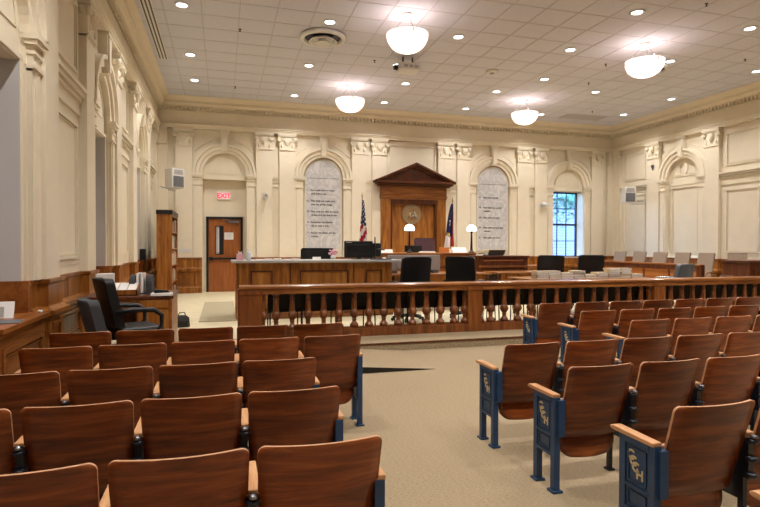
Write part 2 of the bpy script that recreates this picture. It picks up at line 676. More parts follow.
def capital(mb, u0, u1):
    """carved capital between ZCAP and ZARCH: bell, scrolls, shield, leaves"""
    z0, z1, c = ZCAP, ZARCH, (u0 + u1) / 2
    w = (u1 - u0) / 2
    mb.box(c - w, c + w, -.1, .012, z0 - .045, z0)                     # necking
    mb.box(c - w - .008, c + w + .008, -.1, .03, z0 - .02, z0 + .012)
    pts = [(c - w + .01, z0), (c + w - .01, z0), (c + w + .02, z1 - .1), (c - w - .02, z1 - .1)]
    mb.prism(pts, -.1, .015)
    mb.box(c - w - .045, c + w + .045, -.1, .075, z1 - .06, z1)         # abacus
    mb.box(c - w - .025, c + w + .025, -.1, .055, z1 - .095, z1 - .06)
    for sg in (-1, 1):                                                # corner scrolls
        x0 = c + sg * (w + .0)
        mb.cyl((x0, .0, z1 - .17), (x0, .07, z1 - .17), .07, .06, 14)
        mb.cyl((x0, .07, z1 - .17), (x0, .085, z1 - .17), .03, .02, 10)
        mb.cyl((x0, -.09, z1 - .17), (x0, .0, z1 - .17), .055, .06, 12)
        for k in (1,):                                              # acanthus lobe
            xx = c + sg * (w * .68)
            mb.lathe([(.0, 0), (.03, .02), (.036, .08), (.022, .13), (.0, .15)], (xx, .012, z0 + .04), 8)
    sh = [(-.065, .1), (.065, .1), (.075, .02), (.05, -.06), (0, -.11), (-.05, -.06), (-.075, .02)]
    mb.prism([(c + a * 1.15, z1 - .23 + b * 1.1) for a, b in sh], .0, .07)           # shield
    sh2 = [(a * .62, b * .62) for a, b in sh]
    mb.prism([(c + a * 1.1, z1 - .23 + b) for a, b in sh2], .06, .095)
    for i in range(9):                                                # bead garland
        t = pi * i / 8
        mb.lathe([(0, -.02), (.018, 0), (0, .02)], (c + .15 * cos(t) * w / .23, .035, z1 - .14 - .11 * sin(t)), 6)


def imposts(mb, uc):
    for sg in (-1, 1):
        a, b = sorted((uc + sg * (RO + .015), uc + sg * .875))
        mb.box(a, b, -.11, -.05, ZWAIN, 3.24)
        mb.box(a + .05, b - .05, -.06, -.035, ZWAIN + .0, 3.2)
        for z, o, h in ((3.22, .015, .035), (3.36, .012, .03), (3.45, .03, .05), (3.50, .045, .06)):
            mb.box(a - o, b + o, -.11, -.035 + 1.3 * o, z, z + h)
        mb.box(a, b, -.11, -.04, 3.2, ZS)


def keystone(mb, uc):
    pts = [(uc - .075, ZS + .6), (uc + .075, ZS + .6), (uc + .13, ZARCH - .03), (uc - .13, ZARCH - .03)]
    mb.prism(pts, -.11, .03)
    pts = [(uc - .05, ZS + .64), (uc + .05, ZS + .64), (uc + .085, ZARCH - .07), (uc - .085, ZARCH - .07)]
    mb.prism(pts, .02, .055)
    mb.box(uc - .15, uc + .15, -.11, .06, ZARCH - .05, ZARCH)
    for sg in (-1, 1):                                                # spandrel mouldings
        rows = []
        for i in range(9):
            a = radians(38 + 34 * i / 8)
            rr = 1.02
            rows.append([(uc + sg * rr * cos(a), -.1, ZS + rr * sin(a) * .98), (uc + sg * (rr + .012) * cos(a), -.085, ZS + (rr + .012) * sin(a) * .98), (uc + sg * (rr + .028) * cos(a), -.1, ZS + (rr + .028) * sin(a) * .98)])
        mb.strip(rows, False)


def frame_mould(mb, u0, u1, z0, z1, n, w=.035, h=.03):
    mb.box(u0, u1, n, n + h, z1 - w, z1)
    mb.box(u0, u1, n, n + h, z0, z0 + w)
    mb.box(u0, u0 + w, n, n + h, z0 + w, z1 - w)
    mb.box(u1 - w, u1, n, n + h, z0 + w, z1 - w)
    g = w + .02
    mb.box(u0 + g, u1 - g, n, n + .016, z1 - g - .012, z1 - g)
    mb.box(u0 + g, u1 - g, n, n + .016, z0 + g, z0 + g + .012)
    mb.box(u0 + g, u0 + g + .012, n, n + .016, z0 + g, z1 - g)
    mb.box(u1 - g - .012, u1 - g, n, n + .016, z0 + g, z1 - g)


def mid_cornice(mb, u0, u1):
    for z, n, h in ((3.20, .03, .045), (3.26, .012, .13), (3.38, .045, .045), (3.44, .08, .05), (3.50, .11, .05)):
        mb.box(u0, u1, WN - .01, WN + n, z, z + h)


def panel_bay(mb, u0, u1):
    frame_mould(mb, u0 + .16, u1 - .16, 3.72, 4.62, WN)
    frame_mould(mb, u0 + .16, u1 - .16, 1.32, 3.06, WN)
    mid_cornice(mb, u0, u1)


def build_wall(side, W, arcs, pans, depth):
    mb = MB(warp(W))
    z1 = ZARCH + .02
    for u0, u1, kind in arcs:
        uc = (u0 + u1) / 2
        zo = {'door': 0.0, 'window': .83 if side == 'left' else 1.1}.get(kind, ZWAIN - .05)
        d = depth.get(kind, .12)
        arch_front(mb, u0, u1, 0, z1, uc, RO, ZS, zo, WN, WN - d)
    # plain rectangles between arches
    lo, hi = (XL - .3, XR + .3) if side == 'back' else (YF - .3, YB + .2)
    cuts = sorted((a, b) for a, b, k in arcs)
    cur = lo
    for a, b in cuts + [(hi, hi)]:
        if a > cur:
            mb.add([(cur, WN, 0), (a, WN, 0), (a, WN, z1), (cur, WN, z1)], [(0, 1, 2, 3)])
        cur = b
    mb.add([(lo, WN, z1 - .01), (hi, WN, z1 - .01), (hi, WN, ZC + .05), (lo, WN, ZC + .05)], [(0, 1, 2, 3)])
    o = struct('wall_' + side, mb, M['cream'])
    # blind fillings behind the arches
    mb = MB(warp(W))
    for u0, u1, kind in arcs:
        uc = (u0 + u1) / 2
        d = depth.get(kind, .12)
        if kind in ('door', 'window'):
            zl = 3.40 if side == 'back' else 3.28
            n = WN - .055
            half_disc(mb, uc, RO, ZS, zl, n)
            mb.box(uc - RO, uc + RO, WN - d, n, zl - .012, zl)         # lintel soffit
            mb.box(uc - RO, uc + RO, n - .0, n + .03, zl, zl + .05)
            if side == 'left':
                for sg in (-1, 1):
                    u0_, u1_ = sorted((uc + sg * (RO + .001), uc + sg * .54))
                    mb.box(u0_, u1_, WN - d, WN - .03, .83, zl)
            arc_sweep(mb, uc, ZS + .0, [(.49, n), (.49, n + .012), (.51, n + .012), (.51, n)], 20)
            mb.box(uc - .5, uc + .5, n, n + .012, ZS + .0, ZS + .02)
        else:
            half_disc(mb, uc, RO, ZS, ZWAIN - .05, WN - d)
            if kind == 'blind':
                n = WN - d
                arc_sweep(mb, uc, ZS + .08, [(.46, n), (.46, n + .015), (.485, n + .015), (.485, n)], 20)
                mb.box(uc - .485, uc + .485, n, n + .015, ZS + .06, ZS + .085)
                mb.box(uc - RO, uc + RO, n, n + .02, 3.36, 3.40)
                mb.lathe([(.0, 0), (.0, 0)], (0, 0, 0), 4) if False else None
                pts = [(uc + .1 * cos(t * pi / 8), ZS + .3 + .17 * sin(t * pi / 8)) for t in range(16)]
                mb.prism(pts, n, n + .03)
                for sg in (-1, 1):
                    pts = [(uc + sg * .17, ZS + .12), (uc + sg * .36, ZS + .12), (uc + sg * .30, ZS + .26), (uc + sg * .2, ZS + .38)]
                    mb.prism(pts, n, n + .022)
                frame_mould(mb, uc - .52, uc + .52, 1.3, 3.3, n)
    struct('wall_%s_filling' % side, mb, M['cream'], parent=o)
    # archivolts, keystones, imposts
    for u0, u1, kind in arcs:
        uc = (u0 + u1) / 2
        mb = MB(warp(W))
        arc_sweep(mb, uc, ZS, ARCHIV)
        t = trim(mb, M['cream_trim'])
        m2 = MB(warp(W))
        keystone(m2, uc)
        mk('keystone', m2, M['cream_trim'], t)
        m2 = MB(warp(W))
        imposts(m2, uc)
        mk('impost', m2, M['cream_trim'], t)
    # pilasters
    for a, b in PIL[side]:
        mb = MB(warp(W))
        mb.box(a, b, WN - .02, 0, ZWAIN - .15, ZCAP)
        t = trim(mb, M['cream_trim'])
        if b - a > .3:
            m2 = MB(warp(W))
            capital(m2, a, b)
        else:
            m2 = MB(warp(W))
            capital(m2, a - .1, b + .1) if False else m2.box(a, b, WN, .06, ZCAP, ZARCH)
        mk('capital', m2, M['cream_trim'], t)
    # panel bays
    for a, b in pans:
        mb = MB(warp(W))
        panel_bay(mb, a, b)
        trim(mb, M['cream_trim'])
    return o


back_arcs = ARC_BACK
build_wall('back', W_BACK, back_arcs, [], {'door': .28, 'window': .36, 'tablet': .08})
build_wall('left', W_LEFT, [(a, b, 'window') for a, b in ARC_SIDE], PAN_SIDE, {'window': .55})
build_wall('right', W_RIGHT, [(a, b, 'blind') for a, b in ARC_SIDE], PAN_SIDE, {'blind': .10})
mb = MB()
mb.box(XL - .3, XR + .3, YF - .15, YF, 0, ZC + .05)
struct('wall_front', mb, M['cream'])

# bands between paired pilasters of the back wall, and the framed centre bay
mb = MB(warp(W_BACK))
for sg in (-1, 1):
    for a, b in ((1.335, 1.53), (4.19, 4.40), (7.10, 7.30)):
        u0, u1 = sorted((CX + sg * a, CX + sg * b))
        for z, n, h in ((3.22, .03, .035), (3.36, .03, .03), (3.45, .045, .05), (3.50, .06, .05)):
            mb.box(u0, u1, WN, WN + n, z, z + h)
frame_mould(mb, CX - .80, CX + .80, 1.3, 4.68, WN)
trim(mb, M['cream_trim'])

# reveals and soffits of deep openings, painted white
mb = MB(warp(W_LEFT))
for a, b in ARC_SIDE:
    uc = (a + b) / 2
    for sg in (-1, 1):
        u0, u1 = sorted((uc + sg * .54, uc + sg * .536))
        mb.box(u0, u1, WN - .50, WN - .032, ZWAIN, 3.27)
trim(mb, M['reveal'])

# entablature round the room
loop = [(XL, YF), (XR, YF), (XR, YB), (XL, YB)]
mb = MB()
prof = [(WN - .05, ZARCH), (.035, ZARCH), (.035, ZARCH + .05), (.055, ZARCH + .055), (.055, ZARCH + .085), (.085, ZARCH + .095), (.085, ZARCH + .125), (.02, ZARCH + .135)]
mb.sweep(loop, prof, True)
trim(mb, M['cream_trim'])
mb = MB()
prof = [(.02, ZARCH + .13), (.02, 5.30), (.035, 5.30), (.035, 5.31)]
mb.sweep(loop, prof, True)
trim(mb, M['entab'])
mb = MB()
prof = [(.02, 5.29), (.02, 5.385), (.12, 5.39), (.12, 5.42), (.13, 5.43), (.15, 5.46), (.20, 5.475), (.20, 5.545), (.215, 5.555), (.24, 5.60), (.29, 5.64), (.31, 5.645), (.31, 5.67)]
mb.sweep(loop, prof, True)
cornice = trim(mb, M['entab'])
mb = MB()
step = .11
for (x0, y0), (x1, y1), nx, ny in (((XL, YB), (XR, YB), 0, -1), ((XL, YF), (XL, YB), 1, 0), ((XR, YF), (XR, YB), -1, 0)):
    L = hypot(x1 - x0, y1 - y0)
    k = int(L / step)
    for i in range(1, k):
        px, py = x0 + (x1 - x0) * i / k, y0 + (y1 - y0) * i / k
        if nx == 0:
            mb.box(px - .031, px + .031, py - .12, py - .02, 5.305, 5.388)
        else:
            xs = sorted((px + nx * .02, px + nx * .11))
            mb.box(xs[0], xs[1], py - .031, py + .031, 5.30, 5.388)
mk('dentil_course', mb, M['entab'], cornice)

# ------------------------------------------------------------------ wainscot
WP = [(0, 0), (.05, 0), (.05, .28), (.03, .30), (.02, .31), (.02, .72), (.05, .74), (.075, .76), (.085, .78), (.085, .82), (.05, .83), (.025, .85), (.02, .86), (.02, 1.085), (.03, 1.09), (.04, 1.105), (.045, ZWAIN), (-.02, ZWAIN)]


def wall_path(pils, lo, hi):
    """(u, n) steps from lo to hi"""
    pts = [(lo, WN)]
    for a, b in sorted(pils):
        a2, b2 = max(a, lo), min(b, hi)
        if b2 <= a2:
            continue
        if a2 > lo:
            pts += [(a2, WN), (a2, 0)]
        else:
            pts = [(lo, 0)]
        pts += [(b2, 0)]
        if b2 < hi:
            pts += [(b2, WN)]
    if pts[-1][0] < hi:
        pts.append((hi, WN))
    return pts


def wains(side, spans):
    W = {'back': W_BACK, 'left': W_LEFT, 'right': W_RIGHT}[side]
    root = None
    for lo, hi in spans:
        uv = wall_path(PIL[side], lo, hi)
        pts = [W(u, n, 0)[:2] for u, n in uv]
        if side in ('back', 'left'):
            pts = pts[::-1]
        mb = MB()
        mb.sweep(pts, WP)
        o = mk('baseboard_' + side if root is None else 'wainscot_run', mb, M['oak'], root)
        if root is None:
            root = o
            o['kind'] = 'structure'
    # framed fields
    mb = MB(warp(W))
    for lo, hi in spans:
        uv = wall_path(PIL[side], lo, hi)
        for (a, n0), (b, n1) in zip(uv, uv[1:]):
            if n0 == n1 and b - a > .32:
                frame_mould(mb, a + .10, b - .10, .36, .68, n0 + .02, .03, .02)
                if b - a > .9:
                    mb.box((a + b) / 2 - .004, (a + b) / 2 + .004, n0 + .02, n0 + .024, .87, 1.08)
    mk('wainscot_panel', mb, M['oak_h'] if side == 'back' else M['oak_y'], root)
    return root


wains('back', [(XL, CX - 5.755 - RO - .02), (CX - 5.755 + RO + .02, XR)])
wl = wains('left', [(10.13, 12.91), (14.13, YB), (6.13, 8.91), (2.13, 4.91), (YF, .91)])
wains('right', [(YF, YB)])
mb = MB(warp(W_LEFT))
for a, b in ARC_SIDE:                                                  # boxed ledge below each left window
    uc = (a + b) / 2
    mb.box(uc - RO - .001, uc + RO + .001, WN - .56, .10, .79, .83)
    mb.box(uc - RO - .001, uc + RO + .001, WN - .3, .075, .75, .79)
    mb.box(uc - RO, uc + RO, WN - .3, .05, 0, .75)
    frame_mould(mb, uc - RO + .1, uc + RO - .1, .1, .66, .05, .05, .02)
    for sg in (-1, 1):
        u0, u1 = sorted((uc + sg * (RO + .01), uc + sg * .53))
        mb.box(u0, u1, WN - .54, WN + .03, .83, ZWAIN)
    mb.box(uc - RO, uc + RO, WN - .56, WN - .53, .83, ZWAIN)
mk('window_ledge', mb, M['oak_y'], wl)

# ------------------------------------------------------------------ windows
def window(n, W, uc, zb, zt, nd, cols, rows, fmat):
    mb = MB(warp(W))
    w = RO - .005
    fr = .05
    mb.box(uc - w, uc - w + fr, nd - .06, nd, zb, zt)
    mb.box(uc + w - fr, uc + w, nd - .06, nd, zb, zt)
    mb.box(uc - w, uc + w, nd - .06, nd, zt - fr, zt)
    mb.box(uc - w, uc + w, nd - .06, nd, zb, zb + fr)
    zm = zb + (zt - zb) * .5
    mb.box(uc - w, uc + w, nd - .06, nd + .01, zm - .035, zm + .035)
    o = struct('window_%d' % n, mb, fmat)
    m2 = MB(warp(W))
    for i in range(1, cols):
        x = uc - w + fr + (2 * w - 2 * fr) * i / cols
        m2.box(x - .012, x + .012, nd - .045, nd - .01, zb + fr, zt - fr)
    for i in range(1, rows):
        z = zb + (zt - zb) * i / rows
        if abs(z - zm) > .05:
            m2.box(uc - w + fr, uc + w - fr, nd - .045, nd - .01, z - .012, z + .012)
    mk('muntin', m2, fmat, o)
    m3 = MB(warp(W))
    m3.box(uc - w + fr, uc + w - fr, nd - .032, nd - .026, zb + fr, zt - fr)
    mk('glass_pane', m3, M['glass'], o)
    return o


M['frame_dk'] = plain('dark_window_frame', rgb(30, 40, 58), 0.5)
uw = CX + 5.755
window(1, W_BACK, uw, 1.10, 3.39, WN - .36, 3, 4, M['frame_dk'])
mb = MB(warp(W_BACK))
mb.box(uw - RO, uw + RO, WN - .36, WN + .05, 1.08, 1.115)
trim(mb, M['reveal'])
mb = MB(warp(W_BACK))
for sg in (-1, 1):
    u0, u1 = sorted((uw + sg * RO, uw + sg * (RO - .004)))
    mb.box(u0, u1, WN - .36, WN - .01, 1.11, 3.38)
trim(mb, M['reveal'])
M['shade'] = plain('window_shade_fabric', rgb(196, 194, 192), 0.8)
for i, (a, b) in enumerate(ARC_SIDE):
    uc = (a + b) / 2
    wo = window(i + 2, W_LEFT, uc, ZWAIN, 3.27, WN - .5, 3, 4, M['white'])
    mb = MB(warp(W_LEFT))  # closed blind out of view, added to cut daylight on the reveals
    mb.box(uc - .53, uc + .53, WN - .47, WN - .466, 1.19, 3.25)
    mb.cyl((uc - .53, WN - .46, 3.22), (uc + .53, WN - .46, 3.22), .03, .03, 12)
    mb.box(uc - .53, uc + .53, WN - .475, WN - .46, 1.17, 1.195)
    mk('roller_shade', mb, M['shade'], wo)

# ------------------------------------------------------------------ door in the back wall
ud = CX - 5.755
nd = WN - .26
mb = MB(warp(W_BACK))
for sg in (-1, 1):
    u0, u1 = sorted((ud + sg * .455, ud + sg * .52))
    mb.box(u0, u1, nd - .04, nd + .06, PL, 2.33)
mb.box(ud - .52, ud + .52, nd - .04, nd + .06, 2.265, 2.33)
dr = struct('door_1', mb, M['blackp'])
mb = MB(warp(W_BACK))
mb.box(ud - .455, ud + .455, nd - .03, nd + .02, PL - .01, 2.265)
mk('door_leaf', mb, M['door'], dr)
mb = MB(warp(W_BACK))
frame_mould(mb, ud - .27, ud - .03, 1.22, 2.06, nd + .02, .025, .012)
mk('vision_frame', mb, M['blackp'], dr)
mb = MB(warp(W_BACK))
mb.box(ud - .245, ud - .155, nd + .02, nd + .026, 1.245, 2.035)
mk('wired_glass', mb, M['reveal'], dr)
mb = MB(warp(W_BACK))
mb.box(ud - .155, ud - .055, nd + .02, nd + .026, 1.245, 2.035)
mk('dark_glass', mb, M['blackp'], dr)
mb = MB(warp(W_BACK))
mb.box(ud - .43, ud + .43, nd + .02, nd + .085, 1.075, 1.13)
mb.box(ud - .44, ud - .33, nd + .02, nd + .10, 1.05, 1.15)
mb.box(ud + .36, ud + .44, nd + .02, nd + .10, 1.05, 1.15)
mk('push_bar', mb, M['blackp'], dr, bevel=.006)
mb = MB(warp(W_BACK))
mb.box(ud + .1, ud + .4, nd + .02, nd + .1, 2.15, 2.22)
mb.box(ud - .05, ud + .12, nd + .06, nd + .1, 2.225, 2.245)
mk('door_closer', mb, M['steel'], dr)
# wall of the recess around the door
mb = MB(warp(W_BACK))
for sg in (-1, 1):
    u0, u1 = sorted((ud + sg * .52, ud + sg * (RO + .02)))
    mb.box(u0, u1, nd - .05, nd, PL, 3.4)
mb.box(ud - .52, ud + .52, nd - .05, nd, 2.33, 3.4)
trim(mb, M['cream'])

# door notice and exit sign
no = MB(warp(W_BACK))
no.box(ud - .01, ud + .25, nd + .0215, nd + .026, 1.66, 1.87)
notice = tag(mk('door_notice', no, M['paper']), 'white printed notice taped on the brown door', 'notice')
m2 = MB(warp(W_BACK))
for k, (a, b) in enumerate(((.05, .19), (.03, .21), (.03, .20), (.04, .17), (.05, .19))):
    z = 1.835 - .032 * k
    m2.box(ud + a, ud + b, nd + .026, nd + .0275, z - .004, z)
mk('printed_lines', m2, M['ink'], notice)
ex = thing('exit_sign', 'lit red EXIT sign above the brown door', 'sign', (ud - .02, YB - nd, 2.95))
mb = MB()
mb.box(-.18, .18, -.055, 0, -.11, .11)
mk('housing', mb, M['white'], ex, bevel=.008)
mb = MB()
mb.box(-.16, .16, -.058, -.054, -.09, .09)
mk('face', mb, M['exitface'], ex)
text_mesh('letters', 'EXIT', .19, M['exit'], ex, .002, 'CENTER', loc=(0, -.06, -.065), bold=.006)

# ------------------------------------------------------------------ marble tablets
def tablet(uc, body, size, label, zt):
    t = thing('marble_tablet', label, 'tablet', (uc, YB - WN + .078, 1.37), group='marble commandment tablets')
    r = .545
    zs = ZS - 1.37 - .01
    seg = 24
    pts = [(r, 0)] + [(r * cos(pi * i / seg), zs + r * sin(pi * i / seg)) for i in range(seg + 1)] + [(-r, 0)]
    mb = MB()
    mb.prism(pts, -.05, -.001)
    mk('slab', mb, M['marble'], t, bevel=.006)
    mb = MB()
    pts2 = [(a * 1.05, b) for a, b in pts]
    rows = []
    for (a, b) in pts:
        k = 1.0
        s = .035
        d = hypot(a, max(b - zs, 0)) or 1
        na, nb = (a / d, (b - zs) / d) if b > zs else (math.copysign(1, a), 0)
        rows.append([(a, -.052, b), (a, -.065, b), (a + na * s, -.065, b + nb * s), (a + na * s, -.002, b + nb * s)])
    mb.strip(rows, False)
    mb.box(-r - .035, r + .035, -.065, 0, -.035, .0)
    mk('edge_moulding', mb, M['cream_trim'], t)
    mb = MB()
    mb.box(-.5, .5, -.052, -.049, zs - .02, zs - .008)
    mk('joint_line', mb, M['ink'], t)
    text_mesh('inscribed_lettering', body, size, M['ink'], t, .0015, 'LEFT', loc=(-.49, -.0515, zt), space=1.5, bold=.0024)
    return t


tablet(CX - 2.855, 'I    Thou shalt have no other\n      gods before me.\n\nII   Thou shalt not make unto\n      thee any graven image.\n\nIII  Thou shalt not take the name\n      of the Lord thy God in vain.\n\nIV  Remember the Sabbath\n      day to keep it holy.\n\nV   Honour thy father and thy\n      mother.', .072,
       'tall arched marble tablet of ten inscribed lines behind the clerk desk monitor', 1.78)
tablet(CX + 2.855, 'VI    Thou shalt not kill.\n\n\nVII   Thou shalt not commit\n         adultery.\n\nVIII  Thou shalt not steal.\n\n\nIX    Thou shalt not bear false\n         witness.\n\nX     Thou shalt not covet.', .074,
       'tall arched marble tablet with fewer inscribed lines, beside the blue window', 1.70)

# ------------------------------------------------------------------ outside the back window
mb = MB()
mb.box(4, 34, 32, 33, -2, 4.6)
mb.prism([(31.4, 4.6), (38, 4.6), (38, 6.6)], 3.6, 34.4, 'x')
tag(mk('outside_house', mb, M['siding']), 'pale sided building seen through the back window', 'building')
tree = thing('shade_tree', 'green leafy tree seen through the upper window panes', 'tree', (21.5, 28.0, -2))
mb = MB()
mb.tube([(0, 0, 0), (.1, 0, 3), (-.1, .1, 5)], [.22, .17, .1], 10)
mk('trunk', mb, M['oak_dk'], tree)
mb = MB()
rnd = random.Random(3)
for i in range(900):
    a, b, c = rnd.gauss(-1.2, 1.5), rnd.gauss(0, .7), rnd.gauss(6.1, .6)
    s = .16
    q = [Vector((rnd.uniform(-1, 1), rnd.uniform(-1, 1), rnd.uniform(-1, 1))) * s for _ in range(3)]
    mb.add([(a + v.x, b + v.y, c + v.z) for v in q], [(0, 1, 2)])
mk('foliage', mb, M['foliage'], tree)

# ------------------------------------------------------------------ pedimented surround and seal
pc = CX + .01
pd = thing('pedimented_surround', 'dark wood pedimented surround framing the panel behind the judge chair', 'wall surround', (pc, YB - WN - .003, PL + .42))
pd.scale = (.975, 1, .988)
zb = PL + .42
Zr = lambda z: z - zb
mb = MB()
mb.prism([(-1.18, Zr(3.44)), (1.18, Zr(3.44)), (1.18, Zr(3.50)), (0, Zr(3.95)), (-1.18, Zr(3.50))], -.28, -.0, 'y')
mk('tympanum', mb, M['oak_dk'], pd)
mb = MB()
for (d, t0, t1) in ((-.44, .0, .06), (-.38, .06, .11), (-.33, .11, .17)):
    for sg in (-1, 1):
        a0, b0, a1, b1 = sg * (1.36 - t0 * .6), Zr(3.55 - t0 * .4), 0, Zr(4.13 - t0)
        mb.prism([(a0, b0), (a1, b1), (a1, b1 - (t1 - t0) - .002), (a0, b0 - (t1 - t0) - .002)], d, 0, 'y')
mb.box(-1.36, 1.36, -.44, 0, Zr(3.48), Zr(3.54))
mb.box(-1.29, 1.29, -.36, 0, Zr(3.43), Zr(3.48))
mb.box(-1.22, 1.22, -.28, 0, Zr(3.38), Zr(3.43))
mk('pediment_cornice', mb, M['ped'], pd)
mb = MB()
mb.box(-1.13, 1.13, -.2, 0, Zr(2.98), Zr(3.38))
mb.box(-1.15, 1.15, -.225, 0, Zr(3.06), Zr(3.09))
mk('frieze_board', mb, M['oak_h'], pd)
for sg in (-1, 1):
    mb = MB()
    a, b = sorted((sg * .80, sg * 1.11))
    mb.box(a, b, -.19, 0, 0, Zr(2.98))
    mb.box(a + .05, b - .05, -.205, -.19, .05, Zr(2.9))
    mk('pilaster', mb, M['oak'], pd, bevel=.006)
mb = MB()
for sg in (-1, 1):
    a, b = sorted((sg * .735, sg * .80))
    mb.box(a, b, -.16, 0, 0, Zr(2.98))
mb.box(-.735, .735, -.16, 0, Zr(2.83), Zr(2.98))
mk('inner_architrave', mb, M['oak_dk'], pd)
mb = MB()
mb.box(-.735, .735, -.05, 0, 0, Zr(2.83))
mb.box(-.55, .55, -.06, -.05, .3, Zr(2.72))
mk('back_panel', mb, M['oak'], pd)

sl = thing('round_seal', 'round carved bronze seal with grey rim on the wood panel', 'seal', (pc - .04, YB - WN - .06, 2.49))
mb = MB()
mb.cyl((0, 0, 0), (0, -.03, 0), .325, .318, 40, False)
mk('rim', mb, M['sealrim'], sl)
mb = MB()
mb.cyl((0, -.03, 0), (0, -.04, 0), .225, .22, 36, False)
mk('field', mb, M['bronze'], sl)
mb = MB()
for r in (.225, .312):
    pts = [(r * cos(2 * pi * i / 40), -.035, r * sin(2 * pi * i / 40)) for i in range(41)]
    mb.tube(pts, .008, 6)
for i in range(44):
    if 27 < i < 39 and i % 11 == 0:
        continue
    a = 2 * pi * i / 44
    mb.cyl((.27 * cos(a), -.03, .27 * sin(a)), (.27 * cos(a), -.038, .27 * sin(a)), .012, .01, 5)
mk('rim_lettering', mb, M['bronze'], sl)


def relief_figure(mb, x, z, lean, seated):
    mb.lathe([(0, .0), (.026, .015), (.03, .04), (.02, .065), (0, .075)], (x + lean * .03, -.05, z + .075), 8)
    mb.tube([(x - lean * .01, -.05, z - .12), (x, -.05, z - .03), (x + lean * .02, -.05, z + .07)], [.05, .038, .026], 8)
    mb.tube([(x, -.055, z + .05), (x + lean * .05, -.06, z + .02), (x + lean * .10, -.055, z + .05)], [.014, .012, .01], 6)
    if seated:
        mb.tube([(x, -.055, z - .09), (x + lean * .08, -.06, z - .08), (x + lean * .09, -.055, z - .16)], [.035, .03, .022], 8)


mb = MB()
relief_figure(mb, -.085, -.01, 1, False)
mk('standing_relief', mb, M['sealrim'], sl)
mb = MB()
relief_figure(mb, .085, .02, -1, True)
mb.tube([(.1, -.05, -.1), (.13, -.05, -.05), (.15, -.05, -.12)], [.03, .04, .025], 8)
mk('seated_relief', mb, M['sealrim'], sl)

# ------------------------------------------------------------------ flags
def flag_pole(root, h):
    mb = MB()
    mb.lathe([(0, 0), (.16, 0), (.16, .03), (.1, .06), (.04, .1), (.03, .14), (0, .14)], (0, 0, 0), 20)
    mk('pole_base', mb, M['brass'], root)
    mb = MB()
    mb.cyl((0, 0, .1), (0, 0, h - .1), .014, .014, 10)
    mk('pole', mb, M['oak_dk'], root)
    mb = MB()
    mb.lathe([(0, 0), (.02, .01), (.012, .03), (.028, .06), (.012, .09), (.006, .16), (0, .17)], (0, 0, h - .12), 10)
    mk('finial', mb, M['brass'], root)


def hanging(root, name, z0, z1, wtop, wbot, lean, mats, colour, thick=.012, pleats=4.0, nu=40, nv=46, dirx=1):
    """a flag hanging in folds; colour(u, v) -> material slot"""
    mb = MB()
    P = []
    for j in range(nv + 1):
        v = j / nv
        row = []
        w = wtop + (wbot - wtop) * v ** 0.8
        for i in range(nu + 1):
            t = i / nu
            x = dirx * (t * w) + lean * v
            y = -.03 - .06 * (0.35 + v) * sin(t * pleats * 2 * pi + .8 * v) - .02 * sin(7 * v + 3 * t)
            z = z1 - (z1 - z0) * v - .13 * t * v + .03 * sin(t * 9) * v
            row.append((x, y, z))
        P.append(row)
    vs = [p for r in P for p in r]
    k = nu + 1
    for j in range(nv):
        for i in range(nu):
            mb.cur = colour((i + .5) / nu, (j + .5) / nv)
            mb.f.append([j * k + i, j * k + i + 1, (j + 1) * k + i + 1, (j + 1) * k + i])
            mb.m.append(mb.cur)
            mb.sm.append(True)
    mb.v = vs
    return mk(name, mb, mats, root, solid=thick)


uf = thing('american_flag', 'American flag hanging in folds on a pole beside the pediment', 'flag', (3.96, 15.75, PL + .42))
flag_pole(uf, 2.47)


def us_col(u, v):
    if v < .52:
        a, b = int(u * 9), int(v * 20)
        return 1 if (a + b) % 2 == 0 and (u * 9) % 1 > .45 and (v * 20) % 1 > .4 else 0
    return 2 if int((u * 2.2 + v * 7.0)) % 2 == 0 else 1


hanging(uf, 'flag_cloth', .95, 2.28, .04, .25, -.11, [M['fblue'], M['fwhite'], M['red']], us_col, pleats=3)
nf = thing('state_flag', 'blue, white and red state flag with gold fringe beside the pediment', 'flag', (6.88, 15.85, PL + .42))
flag_pole(nf, 2.42)


def nc_col(u, v):
    du, dv = u - .5, v - .38
    ang = atan2(dv * 2.2, du)
    if hypot(du, dv * 2.2) < .2 * (0.62 + .38 * cos(5 * (ang + pi / 2))):
        return 1
    if v > .955:
        return 3
    if .60 < v < .67 and .45 < u < .9 - (v - .6):
        return 3
    if v < .70 - .1 * (u - .5):
        return 0 if u > .12 else 2
    return 1 if u > .25 else 2


hanging(nf, 'flag_cloth', .86, 2.25, .05, .34, .02, [M['fblue'], M['fwhite'], M['red'], M['yellow']], nc_col, pleats=2, dirx=-1)


# ------------------------------------------------------------------ panelled furniture helpers
def panel_front(mb, x0, x1, y, z0, z1, n, w=.11, t=.02, fwd=-1):
    """n framed fields on a front facing -y: stiles and rails stand proud of y by t"""
    ya, yb = sorted((y, y + fwd * t))
    W = (x1 - x0) / n
    mb.box(x0, x1, ya, yb, z1 - w * 1.3, z1)
    mb.box(x0, x1, ya, yb, z0, z0 + w)
    for i in range(n + 1):
        a = x0 + W * i
        mb.box(max(x0, a - w * .7), min(x1, a + w * .7), ya, yb, z0 + w, z1 - w * 1.3)


def field_mould(mb, x0, x1, y, z0, z1, w=.025, t=.02):
    mb.box(x0, x1, y - t, y, z1 - w, z1)
    mb.box(x0, x1, y - t, y, z0, z0 + w)
    mb.box(x0, x0 + w, y - t, y, z0 + w, z1 - w)
    mb.box(x1 - w, x1, y - t, y, z0 + w, z1 - w)


